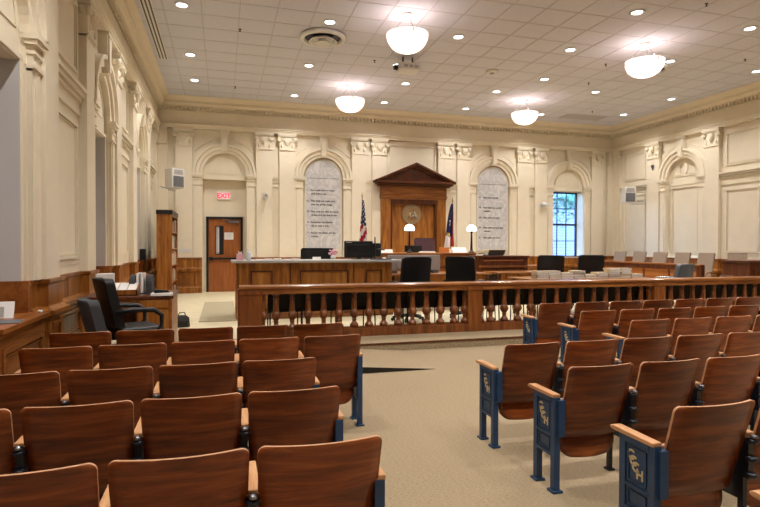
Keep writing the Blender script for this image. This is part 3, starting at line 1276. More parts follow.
# clerk desk on the left
YD = 10.42
cd = thing('clerk_desk', 'long panelled wood clerk desk with pale grey counter', 'desk', (1.73, YD, PL))
mb = MB()
mb.box(-1.45, 1.48, .02, .72, 0, 1.04)
mk('carcass', mb, M['oak_lt'], cd)
H1 = 1.045
mb = MB()
mb.box(-1.47, 1.50, -.0, .02, 0, .16)
mb.box(-1.47, 1.50, -.0, .02, .90, 1.04)
for a, b in ((-1.47, -1.24), (-.83, -.50), (-.50, -.33), (.62, .72), (.72, .96), (1.30, 1.50)):
    mb.box(a, b, -.0, .02, .16, .90)
mk('face_frame', mb, M['oak'], cd)
mb = MB()
for a, b in ((-1.24, -.83), (-.33, .62), (.96, 1.30)):
    field_mould(mb, a, b, .02, .16, .90, .03, .035)
for a in (-.50, .715):
    mb.box(a - .008, a + .008, -.012, .0, .0, 1.04)
mk('panel_moulding', mb, M['oak_dk'], cd)
mb = MB()
mb.box(-1.50, -1.45, 0, .74, 0, 1.04)
mk('end_panel', mb, M['oak_y'], cd)
mb = MB()
mb.box(-1.58, 1.66, -.16, .80, 1.045, 1.09)
mk('counter_top', mb, M['lam'], cd, bevel=.008)
mb = MB()
mb.box(-1.50, 1.52, -.03, .0, 0, .12)
mk('plinth', mb, M['oak_h'], cd)
ZD = PL + 1.09

# judge bench
YJ = 13.25
jb = thing('judge_bench', 'broad wooden judge bench below the pediment', 'judge bench', (4.9, YJ, PL))
mb = MB()
mb.box(-1.5, 1.45, 0, .75, 0, 1.14)
mk('carcass', mb, M['oak'], jb)
mb = MB()
for z0, z1, o in ((1.10, 1.18, .05), (1.02, 1.04, .02), (.84, .88, .04), (.60, .63, .03)):
    mb.box(-1.5 - o, 1.45 + o, -o, .0, z0, z1)
mk('bands', mb, M['oak_h'], jb, bevel=.006)
mb = MB()
for i in range(5):
    a = -1.42 + i * .57
    field_mould(mb, a, a + .5, 0, .1, .56)
    field_mould(mb, a, a + .5, 0, .65, .82)
mk('panel_moulding', mb, M['oak_dk'], jb)
mb = MB()
mb.box(-1.56, 1.51, -.08, .8, 1.15, 1.185)
mk('bench_top', mb, M['oak_h'], jb, bevel=.008)
ZJ = PL + 1.185

# witness stand
ws = thing('witness_stand', 'dark wood witness stand beside the judge bench', 'witness stand', (6.80, 12.45, PL))
mb = MB()
mb.box(-.66, .66, 0, .05, 0, 1.08)
mb.box(-.66, -.61, 0, .66, 0, 1.08)
mb.box(.61, .66, 0, .66, 0, 1.08)
mb.box(-.61, .61, .05, .66, 0, .2)
mk('enclosure', mb, M['oak_dk'], ws)
mb = MB()
field_mould(mb, -.54, .54, 0, .15, .78, .035, .02)
for sg in (-1, 1):
    a, b = sorted((sg * .56, sg * .67))
    mb.box(a, b, -.025, 0, 0, 1.08)
mk('panel_moulding', mb, M['oak_dk'], ws)
mb = MB()
mb.box(-.69, .69, -.04, 0, .82, .87)
mb.box(-.67, .67, -.02, 0, .98, 1.02)
mk('belt_moulding', mb, M['oak_h'], ws, bevel=.006)
mb = MB()
mb.box(-.70, .70, -.06, .4, 1.08, 1.12)
mb.box(-.70, -.55, .4, .66, 1.08, 1.12)
mb.box(.55, .70, .4, .66, 1.08, 1.12)
mk('cap_rail', mb, M['oak_dk'], ws, bevel=.006)
ZW = PL + 1.12
lp = thing('grey_laptop_screen', 'grey open laptop standing on top of the witness stand', 'laptop', (6.72, 12.72, ZW))
mb = MB()
mb.box(-.19, .19, -.06, .18, 0, .02)
mk('keyboard_base', mb, M['blackp'], lp, bevel=.004)
mb = MB()
mb.prism([(-.02, .018), (-.005, .018), (-.10, .145), (-.115, .145)], -.23, .23, 'x')
mk('screen_lid', mb, M['greyv'], lp, bevel=.003)
mc = tag(mk('bench_microphone', MB().cyl((0, 0, 0), (0, 0, .02), .07, .06, 16).tube([(0, 0, .02), (-.05, 0, .06), (-.2, .0, .05)], .012, 8), M['blackp'], None, (6.38, 12.62, ZW)), 'small black gooseneck microphone on the witness stand', 'microphone')

# low clerk counter right of the witness stand
lc = thing('side_counter', 'low wood side counter next to the witness stand', 'counter', (8.2, 13.4, PL))
mb = MB()
mb.box(-.75, .75, 0, .55, 0, .78)
mb.box(-.72, .72, -.02, 0, .1, .7)
mk('cabinet_body', mb, M['oak'], lc)
mb = MB()
mb.box(-.8, .8, -.05, .6, .78, .83)
mk('counter_top', mb, M['oak_h'], lc, bevel=.006)
mb = MB()
mb.box(-.14, .14, -.06, .10, 0, .05)
mb.box(-.19, .19, -.02, .03, .05, .2)
prn = tag(mk('desk_printer', mb, M['greyv'], None, (7.85, 13.55, PL + .83), bevel=.008), 'small grey device on the low side counter', 'device')


# counsel tables
def counsel_table(name, label, loc, w, d, h=.76, modesty=True):
    t = thing(name, label, 'table', loc)
    mb = MB()
    mb.box(-w / 2, w / 2, 0, d, h - .035, h)
    mk('tabletop', mb, M['oak_h'], t, bevel=.008)
    for sx in (-1, 1):
        for yy in (.08, d - .14):
            mb = MB()
            x = sx * (w / 2 - .09)
            mb.lathe([(.032, 0), (.03, .05), (.045, .12), (.03, .2), (.04, .45), (.045, h - .12), (.045, h - .035)], (x, yy, 0), 12)
            mk('leg', mb, M['oak_dk'], t)
    mb = MB()
    mb.box(-w / 2 + .05, w / 2 - .05, .06, .085, h - .16 - (.3 if modesty else 0), h - .035)
    mb.box(-w / 2 + .05, w / 2 - .05, d - .09, d - .065, h - .16, h - .035)
    mk('apron', mb, M['oak'], t)
    return t


counsel_table('counsel_table', 'wood counsel table with grey screen panels beyond the clerk desk', (4.45, 10.75, PL), 2.3, .95, .78)
t2 = counsel_table('counsel_table', 'wood table with black pedestal box, in front of the witness stand', (7.0, 11.5, PL), 1.75, .8, .75)
mb = MB()
mb.box(-.8, -.42, .1, .6, 0, .70)
mk('pedestal', mb, M['blackp'], t2)
t3 = counsel_table('counsel_table', 'wood table behind the rail covered with stacked pale books', (6.95, 9.15, PL), 2.7, .95, .735)
ZT3 = PL + .735

sp = thing('screen_panel', 'wide grey display seen from behind on the counsel table', 'display', (3.98, 11.2, PL + .78))
mb = MB()
mb.box(-.60, .60, 0, .05, .05, .385)
mb.box(-.4, .4, -.02, 0, .09, .3)
mk('panel', mb, M['screen'], sp, bevel=.01)
for sx in (-.47, .47):
    mb = MB()
    mb.prism([(-.09, 0), (.14, 0), (.04, .06), (.0, .06)], sx - .06, sx + .06, 'x')
    mk('foot', mb, M['blackp'], sp)

# ------------------------------------------------------------------ balustrade (the bar)
YR = 8.13
br = thing('bar_balustrade', 'long wooden bar rail with turned balusters across the room', 'balustrade', (0, YR, PL))
RZ = .79
xa, xb = .235, 13.28
mb = MB()
prof = [(-.10, .665), (.10, .665), (.10, .735), (.125, .745), (.125, .775), (.10, RZ), (-.10, RZ), (-.125, .775), (-.125, .745), (-.10, .735)]
n = len(prof)
mb.add([(xa - .01, a, b) for a, b in prof] + [(xb, a, b) for a, b in prof],
       [tuple(range(n)), tuple(range(n, 2 * n))[::-1]] + [(i, (i + 1) % n, n + (i + 1) % n, n + i) for i in range(n)])
mk('handrail', mb, M['oak_h'], br)
mb = MB()
mb.box(xa, xb, -.095, .095, 0, .12)
mb.box(xa, xb, -.075, .075, .12, .135)
mk('base_rail', mb, M['bal'], br)
POSTS = [(.235, .545), (3.765, 4.005), (7.365, 7.605), (10.96, 11.2), (13.04, 13.28)]
for a, b in POSTS:
    mb = MB()
    mb.box(a, b, -.105, .105, .0, .67)
    mb.box(a - .012, b + .012, -.118, .118, .66, .72)
    mk('post', mb, M['post'], br, bevel=.004)
bprof = [(.066, .135), (.066, .175), (.05, .192), (.034, .212), (.03, .238), (.037, .248), (.037, .262), (.030, .27), (.05, .295), (.068, .325), (.071, .345), (.066, .372), (.050, .395),
         (.044, .41), (.043, .45), (.039, .52), (.035, .575), (.045, .583), (.045, .60), (.034, .61), (.037, .635), (.052, .65), (.052, .668)]
bme = MB().lathe(bprof, (0, 0, 0), 14).mesh('baluster')
for (a, b), (c, d) in zip(POSTS, POSTS[1:]):
    span = c - b
    k = max(4, round(span / .235))
    xs = [b + .015] + [b + .205 + (span - .41) * i / (k - 2) for i in range(k - 1)] + [c - .015]
    for x in xs:
        mk('baluster', bme, M['bal'], br, (x, 0, 0))
mb = MB()
mb.box(xa - .03, xa + .0, -.11, .11, .0, .74)
mk('end_strip', mb, M['oak_dk'], br)


# ------------------------------------------------------------------ chairs
def arc_back(mb, w, z0, z1, y0, y1, bow, t, cr=.05, nx=10, nz=10, taper=1.0):
    """curved padded back: centred on x, lower edge at (y0, z0), upper edge at (y1, z1)"""
    def P(u, v, off):
        hw = w / 2 * (taper + (1 - taper) * v) if taper != 1 else w / 2
        x = u * hw
        kz = cr / abs(z1 - z0)
        if v > 1 - kz:
            k = (v - (1 - kz)) / kz
            x = max(-1, min(1, u)) * (hw - cr * (1 - sqrt(max(0, 1 - k * k))))
        return (x, y0 + (y1 - y0) * v + bow * u * u + off, z0 + (z1 - z0) * v)
    kz0 = cr / abs(z1 - z0)
    vv = [(1 - kz0) * j / 6 for j in range(6)] + [1 - kz0 * (1 - sin(pi / 2 * j / 7)) for j in range(8)]
    front = [[P(-1 + 2 * i / nx, v, t / 2) for i in range(nx + 1)] for v in vv]
    back = [[P(-1 + 2 * i / nx, v, -t / 2) for i in range(nx + 1)] for v in vv]
    c = mb.cur
    mb.strip(front)
    mb.strip(back)
    return front, back


def pad(w, z0, z1, y0, y1, bow, t, cr=.05, taper=1.0, edge=None):
    mb = MB()
    f, b = arc_back(mb, w, z0, z1, y0, y1, bow, t, cr, taper=taper)
    if edge is not None:
        mb.cur = edge
    mb.strip([f[-1], b[-1]], False)
    mb.strip([f[0], b[0]], False)
    for k in (0, -1):
        mb.strip([[r[k] for r in f], [r[k] for r in b]], False)
    return mb


def office_chair(name, label, mats, back_h=1.2, w=.52, seat_z=.48, arms=True, loc=(0, 0, 0), rz=0, group=None, cushion=False):
    """swivel chair facing +y"""
    body, frame = mats
    t = thing(name, label, 'chair', loc, rz, group)
    mb = MB()
    for k in range(5):
        a = 2 * pi * k / 5 + .3
        mb.tube([(0, 0, .1), (.16 * cos(a), .16 * sin(a), .09), (.3 * cos(a), .3 * sin(a), .065)], [.03, .026, .02], 8)
    mk('star_base', mb, frame, t)
    mb = MB()
    for k in range(5):
        a = 2 * pi * k / 5 + .3
        x, y = .3 * cos(a), .3 * sin(a)
        mb.cyl((x - .02 * sin(a), y + .02 * cos(a), .03), (x + .02 * sin(a), y - .02 * cos(a), .03), .03, .03, 12)
    mk('casters', mb, M['blackp'], t)
    mb = MB()
    mb.cyl((0, 0, .1), (0, 0, seat_z - .08), .028, .028, 12)
    mb.box(-.12, .12, -.14, .14, seat_z - .1, seat_z - .07)
    mk('column', mb, frame, t)
    mb = MB()
    mb.box(-w / 2, w / 2, -.24, .25, seat_z - .07, seat_z + .04)
    mk('seat', mb, body, t, bevel=.04)
    mb = pad(w * .96, seat_z + .05, back_h, -.25, -.36, .05, .09, .06)
    mk('backrest', mb, body, t, bevel=.02)
    mb = MB()
    mb.box(-.05, .05, -.32, -.27, seat_z - .09, seat_z + .3)
    mb.box(-.05, .05, -.3, .0, seat_z - .1, seat_z - .08)
    mk('back_bracket', mb, frame, t)
    if arms:
        for sg in (-1, 1):
            mb = MB()
            x = sg * (w / 2 + .03)
            mb.tube([(x, -.27, seat_z + .22), (x, -.1, seat_z + .235), (x, .12, seat_z + .22), (x, .2, seat_z + .16), (x, .2, seat_z + .05), (x, .1, seat_z - .06), (x * .8, .05, seat_z - .07)], [.022, .028, .028, .026, .022, .02, .02], 10)
            mk('armrest', mb, frame, t)
    return t


ZP = PL
BL = (M['black'], M['blackp'])
oc = office_chair('executive_chair', 'black high-back leather chair showing its whole back, beside the clerk desk end', BL, 1.17, .58, loc=(3.27, 9.5, ZP), rz=radians(8), group='black high-back chairs')
dup(oc, (4.42, 9.6, ZP), radians(-40), 'black high-back leather chair behind the rail post, in front of the bench lamp')
dup(oc, (6.88, 10.62, ZP), radians(-20), 'black high-back chair behind the taller-ended book stacks, below the window')
dup(oc, (7.99, 10.75, ZP), radians(-20), 'black high-back chair between the window wall and the jury box')
dup(oc, (2.07, 11.75, ZP), radians(172), 'black chair top showing above the clerk desk counter, front of two').scale = (1, 1, 1.12)
dup(oc, (2.02, 12.6, ZP), radians(176), 'black chair top half hidden behind another chair at the clerk desk').scale = (1, 1, 1.12)
jc = office_chair('judge_chair', 'burgundy leather judge chair behind the bench', (M['burg'], M['blackp']), 1.17, .62, loc=(5.55, 14.6, PL + .42), rz=radians(172))
gc = office_chair('swivel_chair', 'grey vinyl swivel chair in front of the jury box', (M['greyv'], M['chrome']), 1.0, .56, loc=(9.2, 9.55, ZP), rz=radians(14))

# office chairs by the left desk
lca = office_chair('armchair_on_casters', 'black padded office chair with looped arms drawn up to the papered desk', BL, 1.02, .52, .46, loc=(-.93, 6.5, PL), rz=radians(-66))
lcb = office_chair('armchair_on_casters', 'armless dark grey chair tucked in front of the black looped-arm chair', (M['char'], M['blackp']), .98, .48, .46, arms=False, loc=(-.93, 5.86, 0), rz=radians(-68))


def side_chair(label, loc, group):
    """black stacking chair facing +y"""
    t = thing('side_chair', label, 'chair', loc, 0, group)
    mb = MB()
    mb.box(-.25, .25, -.19, .24, .40, .46)
    mk('seat', mb, M['black'], t, bevel=.02)
    mk('backrest', pad(.543, .36, .74, -.22, -.27, .0, .05, .012), M['black'], t)
    for sg in (-1, 1):
        mb = MB()
        x = sg * .235
        mb.tube([(x, -.26, .6), (x, -.22, .4), (x, -.25, .012), (x, .22, .012), (x, .2, .4)], .011, 8)
        mk('sled_leg', mb, M['blackp'], t)
    mb = MB()
    mb.tube([(-.235, -.21, .40), (.235, -.21, .40)], .01, 8)
    mk('crossbar', mb, M['steel'], t)
    return t


sc0 = None
ordn = ['first', 'second', 'third', 'fourth', 'fifth', 'sixth', 'seventh', 'eighth', 'ninth', 'tenth', 'eleventh', 'twelfth', 'thirteenth', 'fourteenth', 'fifteenth', 'sixteenth', 'seventeenth', 'eighteenth', 'nineteenth', 'twentieth']
for i in range(18):
    x = .92 + .545 * i
    lb = 'black side chair backed against the bar rail, %s from the clerk desk end' % ordn[i]
    if sc0 is None:
        sc0 = side_chair(lb, (x, 8.62, PL), 'black side chairs behind the bar rail')
    else:
        dup(sc0, (x, 8.62, PL), 0, lb)

# ------------------------------------------------------------------ jury box
jx = thing('jury_box', 'long panelled wood jury box front in front of the taupe chairs', 'jury box', (11.3, 13.15, PL))
mb = MB()
mb.box(0, .06, -2.28, 2.28, 0, .88)
mb.box(.06, 1.4, 2.22, 2.28, 0, .88)
mk('front_wall', mb, M['oak_y'], jx)
mb = MB()
for i in range(5):
    a = -2.26 + .9 * i
    mb.box(-.015, 0, a, a + .05, 0, .88)
    mb.box(-.015, 0, a + .05, a + .9, .76, .88)
    mb.box(-.015, 0, a + .05, a + .9, 0, .14)
mb.box(-.015, 0, 2.21, 2.26, 0, .88)
mk('face_frame', mb, M['oak_dk'], jx)
mb = MB()
mb.box(-.05, .11, -2.32, 2.34, .88, .92)
mb.box(.11, 1.4, 2.18, 2.34, .88, .92)
mk('cap_rail', mb, M['oak_y'], jx, bevel=.008)
mb = MB()
mb.box(-.02, .09, -2.36, -2.28, 0, .9)
mk('end_post', mb, M['oak_dk'], jx)


def jury_chair(label, loc, rz, group):
    t = thing('jury_chair', label, 'chair', loc, rz, group)
    mb = MB()
    mb.cyl((0, 0, 0), (0, 0, .03), .2, .18, 20)
    mb.cyl((0, 0, .03), (0, 0, .4), .03, .03, 12)
    mk('pedestal', mb, M['blackp'], t)
    mb = MB()
    mb.box(-.25, .25, -.22, .24, .40, .49)
    mk('seat', mb, M['taupe'], t, bevel=.03)
    mk('backrest', pad(.42, .50, 1.19, -.2, -.38, .02, .06, .02), M['taupe'], t, bevel=.01)
    for sg in (-1, 1):
        mb = MB()
        x = sg * .28
        mb.tube([(x, -.24, .68), (x, .1, .68), (x, .18, .62), (x, .16, .44)], .02, 8)
        mk('armrest', mb, M['oak'], t)
    return t


j0 = None
for i, (y, what) in enumerate(((14.98, 'farthest, by the corner of the room'), (14.11, 'second from the corner of the room'), (13.28, 'third from the corner, under the wall speaker'), (12.45, 'fourth from the corner, by the grey swivel chair'), (11.66, 'last one, past the open end of the jury box'))):
    lb = 'taupe high-back jury chair, ' + what
    if j0 is None:
        j0 = jury_chair(lb, (12.12, y, PL), radians(103), 'taupe jury chairs')
    else:
        dup(j0, (12.12, y, PL), radians(103), lb)
dup(j0, (12.3, 10.70, PL), radians(130), 'taupe jury chair half hidden behind the dark wood stand')

ac = thing('wooden_armchair', 'wooden armchair with pale seat next to the dark stand', 'chair', (10.32, 9.5, PL), radians(70))
mb = MB()
mb.box(-.24, .24, -.2, .24, .42, .47)
mk('seat', mb, M['paper'], ac, bevel=.015)
for sx in (-1, 1):
    for yy in (-.2, .2):
        mb = MB()
        mb.box(sx * .26 - .02, sx * .26 + .02, yy - .02, yy + .02, 0, .64)
        mk('leg', mb, M['oak_dk'], ac)
    mb = MB()
    mb.box(sx * .26 - .03, sx * .26 + .03, -.24, .24, .64, .67)
    mk('armrest', mb, M['oak_h'], ac, bevel=.01)
mk('backrest', pad(.5, .5, .74, -.23, -.27, .02, .03, .03), M['oak_dk'], ac)

dd = thing('dark_stand', 'large dark wood stand at the end of the bar rail, near the jury chairs', 'stand', (12.12, 9.6, PL))
mb = MB()
mb.box(-.72, .75, 0, .7, 0, 1.0)
mk('cabinet_body', mb, M['oak_dk'], dd)
mb = MB()
for a, b in ((-.6, -.02), (.08, .65)):
    field_mould(mb, a, b, 0, .15, .85, .035, .02)
mb.box(-.74, -.66, -.02, 0, 0, 1.0)
mk('panel_moulding', mb, M['oak_dk'], dd)
mb = MB()
mb.box(-.78, .82, -.06, .76, 1.0, 1.045)
mk('top', mb, M['oak_dk'], dd, bevel=.008)

# ------------------------------------------------------------------ books on the counsel table
bk = MB()
bk.box(-.132, .132, -.095, .095, 0, .004)
bk.box(-.132, .132, -.095, .095, .034, .038)
bk.box(-.13, -.126, -.095, .095, .004, .034)
bk.cur = 1
bk.box(-.126, .126, -.09, .09, .004, .034)
M['cover'] = plain('book_cover_cream', rgb(196, 174, 138), 0.6)
bk.box(-.045, -.04, -.0955, -.095, 0, .038)
bme = bk.mesh('book')
cols = [(5.88, 4), (6.15, 4), (6.42, 3), (6.69, 4), (6.96, 2), (7.23, 3), (7.50, 5), (7.77, 5), (8.04, 2)]
where = ['outermost stack at the clerk desk end', 'second stack', 'third stack', 'fourth stack, in front of the window chair', 'fifth, low stack', 'sixth stack', 'seventh, tall stack', 'eighth, tall stack', 'last low stack toward the jury box']
rnd = random.Random(5)
lay = ['bottom', 'second up', 'third up', 'fourth up', 'topmost']
for (x, n), wh in zip(cols, where):
    for k in range(n):
        o = mk('law_book', bme, [M['cover'], M['paper']], None, (x + rnd.uniform(-.012, .012), 9.32 + rnd.uniform(-.015, .015), ZT3 + .0382 * k), radians(rnd.uniform(-3, 3)))
        tag(o, 'pale law book, %s, %s on the table' % (lay[k], wh.split(',')[0]), 'book', 'law books stacked on the table')

tag(mk('black_binder', MB().box(-.15, .15, -.1, .1, 0, .045), M['blackp'], None, (6.83, 9.62, ZT3), .2, bevel=.006), 'black binder lying behind the low book stack', 'binder')
tag(mk('paper_stack', MB().box(-.22, .22, -.14, .14, 0, .03), M['paper'], None, (6.5, 9.75, ZT3), -.1), 'sheaf of white papers behind the book stacks', 'papers')
# ------------------------------------------------------------------ theatre seats
def seat_meshes(w):
    d = {}
    d['backrest'] = pad(w, .305, .768, .10, -.03, .035, .013, .028, taper=.96, edge=1).mesh('backrest')
    mb = pad(w * .88, .52, .165, .19, .125, .02, .022, .10, edge=1)
    d['seat_pan'] = mb.mesh('seat_pan')
    mb = MB()
    mb.box(-.013, .013, .075, .105, .01, .56)
    mb.box(-.013, .013, .245, .272, .01, .56)
    mb.box(-.007, .007, .1, .25, .25, .53)
    mb.box(-.024, .024, .06, .118, 0, .012)
    mb.box(-.024, .024, .232, .285, 0, .012)
    mb.box(-.016, .016, .045, .085, .37, .56)
    for z in (.39, .47, .555):
        mb.lathe([(0, -.013), (.022, -.01), (.028, 0), (.022, .01), (0, .013)], (0, .04, z), 12)
    d['standard'] = mb.mesh('standard')
    mb = MB()
    for z in (.58,):
        mb.lathe([(0, -.008), (.018, -.006), (.018, .006), (0, .008)], (0, .03, z), 10)
    d['bolt'] = mb.mesh('bolt')
    mb = MB()
    n = 10
    pts = [(.05, .574), (.31, .574)] + [(.31 + .03 * sin(pi * i / n), .586 - .012 * cos(pi * i / n)) for i in range(1, n)] + [(.31, .598), (.05, .594)]
    mb.prism(pts, -.026, .026, 'x')
    d['armrest'] = mb.mesh('armrest')
    mb = MB()                                   # broad cast end standard, its face on -x
    mb.box(-.02, .02, .045, .085, .012, .575)
    mb.box(-.02, .02, .235, .275, .012, .575)
    mb.box(-.012, .014, .08, .24, .215, .575)
    mb.box(-.022, .02, .08, .24, .545, .575)
    mb.box(-.022, .02, .08, .24, .335, .35)
    mb.box(-.022, .02, .08, .24, .215, .235)
    for a, b, z0, z1 in ((.10, .22, .365, .53), (.10, .22, .25, .32)):
        for q in ((a, a + .006, z0, z1), (b - .006, b, z0, z1), (a, b, z0, z0 + .006), (a, b, z1 - .006, z1)):
            mb.box(-.018, -.01, *q)
    for y in (.10, .22):
        mb.cyl((-.024, y, .343), (-.018, y, .343), .006, .006, 8)
    mb.box(-.032, .032, .03, .10, 0, .014)
    mb.box(-.032, .032, .22, .29, 0, .014)
    mb.box(.0, .045, .03, .08, .34, .56)
    d['end_standard'] = mb.mesh('end_standard')
    return d


SEATM = {'w': seat_meshes(.465), 'r': seat_meshes(.468)}


def theater_seat(kind, pitch, label, loc, group, end=None, last=None):
    D = SEATM[kind]
    t = thing('theater_seat', label, 'theater seat', loc, 0, group)
    mk('backrest', D['backrest'], [M['seatply'], M['seatedge']], t)
    mk('seat_pan', D['seat_pan'], [M['seatply'], M['seatedge']], t)
    sides = [(-1, 'end' if end == 'low' else 'mid')]
    if end == 'high':
        sides.append((1, 'end'))
    elif last:
        sides.append((1, 'mid'))
    for sg, k in sides:
        x = sg * pitch / 2
        if k == 'mid':
            st = mk('standard', D['standard'], M['iron'], t, (x, 0, 0))
            mk('bolt', D['bolt'], M['steel'], st)
        else:
            x = sg * (pitch / 2 + (.025 if sg < 0 else -.012))
            st = mk('end_standard', D['end_standard'], M['navy'], t, (x, 0, 0))
            if sg > 0:
                st.rotation_euler.z = pi
                st.location.y = .32
            L = .068
            for q, (ch, yy, zz) in enumerate((('C', .203, .468), ('C', .188, .442), ('C', .172, .416), ('H', .143, .388))):
                g = text_mesh('monogram', ch, L, M['gold'], st, .0015, 'CENTER', (pi / 2, 0, -pi / 2), (-.0135, yy, zz), bold=.0018)
        mk('armrest', D['armrest'], M['armwood'], t, (x, 0, 0), bevel=.006)
    return t


cnt = ['first', 'second', 'third', 'fourth', 'fifth', 'sixth', 'seventh', 'eighth', 'ninth', 'tenth']
rowL = ['row nearest the bar rail', 'second row from the bar rail', 'third row from the bar rail', 'fourth row from the bar rail', 'rearmost row']
PIT = .495
for r, (y, xs) in enumerate(((5.05, [.855, .352, -.141, -.635, -1.135]), (4.35, [.855, .352, -.141, -.635, -1.135]), (3.525, [.352, -.141, -.635, -1.135]), (2.77, [.352, -.141, -.635, -1.135]), (2.0, [.352, -.141, -.635]))):
    for k, x in enumerate(xs):
        lb = 'window-wall block plywood seat, %s, %s from aisle' % (rowL[r], cnt[k])
        theater_seat('w', PIT, lb, (x, y, 0), 'theater seats beside the window wall', end='high' if k == 0 else None)
PIT2 = .527
rowR = ['front row of the jury-side block', 'second row of the jury-side block', 'third row of the jury-side block']
for r, (y, n) in enumerate(((6.07, 9), (5.24, 7), (4.46, 6))):
    for k in range(n):
        lb = 'plywood theater seat, %s, %s from aisle' % (rowR[r], cnt[k])
        if r == 0 and k == 0:
            lb = 'brown seat with blue monogrammed end panel, alone closest to the bar rail'
        theater_seat('r', PIT2, lb, (4.06 + PIT2 * k, y, 0), 'theater seats of the jury-side front block', end='low' if k == 0 else None, last=(k == n - 1))
rowB = ['third row from the rear, jury side', 'second row from the rear, jury side', 'rear row, jury side', 'row behind the rear seats, jury side']
for r, (y, n) in enumerate(((3.60, 5), (2.83, 4), (1.995, 3), (1.22, 1))):
    for k in range(n):
        lb = 'worn plywood seat, %s, %s from aisle' % (rowB[r], cnt[k])
        if k == 0:
            lb = ['aisle seat with small blue lettered end panel, farthest of three behind the cross aisle', 'aisle seat with blue lettered end panel, middle of the three big ones',
                  'large aisle seat with blue lettered end panel, nearest the camera', 'theater seat with only its pale armrest tip showing behind the nearest blue-panelled seat'][r]
        theater_seat('r', .52, lb, ((2.22, 2.22, 2.185, 2.17)[r] + .52 * k, y, 0), 'theater seats of the jury-side rear block', end='low' if k == 0 else None, last=(k == n - 1))

# ------------------------------------------------------------------ left desk with its papers
ld = thing('side_desk', 'wood desk with papers against the window wall', 'desk', (-1.10, 7.2, PL))
mb = MB()
mb.box(-.52, .52, -.02, .9, .71, .75)
mk('desktop', mb, M['oak_dk'], ld, bevel=.006)
mb = MB()
mb.box(.10, .48, 0, .86, 0, .71)
mk('pedestal', mb, M['oak'], ld)
mb = MB()
mb.box(.47, .50, -.01, .88, .0, .71)
mk('side_panel', mb, M['oak_y'], ld)
mb = MB()
mb.box(-.5, .10, .0, .03, .61, .71)
mb.box(-.5, .10, .82, .85, .1, .71)
mb.box(-.5, -.46, 0, .86, 0, .71)
mk('apron', mb, M['oak'], ld)
mb = MB()
mb.box(.12, .46, -.015, 0, .60, .695)
mb.box(.12, .46, -.015, 0, .05, .57)
mk('drawer_front', mb, M['oak'], ld, bevel=.004)
ZL = PL + .75
tr = thing('paper_tray', 'low wooden tray of white papers on the desk by the window wall', 'tray', (-1.24, 7.45, ZL))
mb = MB()
mb.prism([(-.14, 0), (.14, 0), (.14, .14), (-.14, .06)], -.23, -.215, 'x')
mb.prism([(-.14, 0), (.14, 0), (.14, .14), (-.14, .06)], .215, .23, 'x')
mb.box(-.23, .23, -.14, -.125, 0, .07)
mb.box(-.23, .23, -.14, .14, 0, .01)
mk('tray_body', mb, M['oak'], tr)
mb = MB()
for k in range(4):
    a = -.21 + .107 * k
    mb.prism([(-.13, .055), (.15, .135), (.15, .14), (-.13, .062)], a, a + .098, 'x')
mk('paper_sheets', mb, M['paper'], tr)
wb = tag(mk('white_file_box', MB().box(-.10, .10, -.08, .08, 0, .25), M['paper'], None, (-1.46, 7.82, ZL), bevel=.006), 'upright white file box on the desk, under the second window', 'box')
fo = thing('file_organizer', 'dark arched file sorter holding white folders on the desk', 'file sorter', (-.98, 7.7, ZL))
for k in range(2):
    mb = MB()
    n = 12
    x0 = -.16 + .2 * k
    pts = [(-.15, 0), (.15, 0)] + [(.15 * cos(pi * i / n), .13 + .11 * sin(pi * i / n)) for i in range(n + 1)]
    mb.prism(pts, x0, x0 + .07, 'x')
    mk('arched_divider', mb, M['char'], fo, bevel=.01)
for k in range(2):
    mb = MB()
    mb.box(-.075 + .05 * k, -.045 + .05 * k, -.13, .13, 0, .26)
    mk('white_folder', mb, M['paper'], fo)
mb = MB()
mb.box(-.18, .16, -.15, .15, 0, .012)
mk('base_plate', mb, M['char'], fo)
tag(mk('white_notepad', MB().box(-.12, .12, -.08, .08, 0, .03), M['paper'], None, (-.72, 7.25, ZL)), 'white pad of paper at the corner of the side desk', 'notepad')
tag(mk('desk_stapler', MB().prism([(-.09, 0), (.09, 0), (.07, .03), (-.07, .045), (-.09, .03)], -.02, .02, 'y'), M['blackp'], None, (-.72, 7.26, ZL + .03), .4, bevel=.004), 'small black stapler lying on the white pad', 'stapler')

# bag on the floor
bg = thing('black_bag', 'small black bag standing on the pale floor beside the side desk', 'bag', (-.66, 9.75, PL), .3)
bg.scale = (.78, .78, .78)
mb = MB()
mb.prism([(-.16, 0), (.16, 0), (.14, .2), (.09, .25), (-.09, .25), (-.14, .2)], -.09, .09, 'y')
mk('body', mb, M['char'], bg, bevel=.02)
mb = MB()
mb.tube([(-.08, -.02, .24), (-.05, -.02, .31), (.05, -.02, .31), (.08, -.02, .24)], .012, 8)
mk('handle', mb, M['blackp'], bg)
mb = MB()
mb.box(-.11, .11, -.115, -.09, .04, .14)
mk('pocket', mb, M['blackp'], bg, bevel=.008)

tag(mk('floor_mat', MB().box(-.33, .33, -1.75, 1.75, 0, .012), M['mat'], None, (-.08, 12.0, PL)), 'grey-green rectangular mat on the pale floor before the door', 'mat')

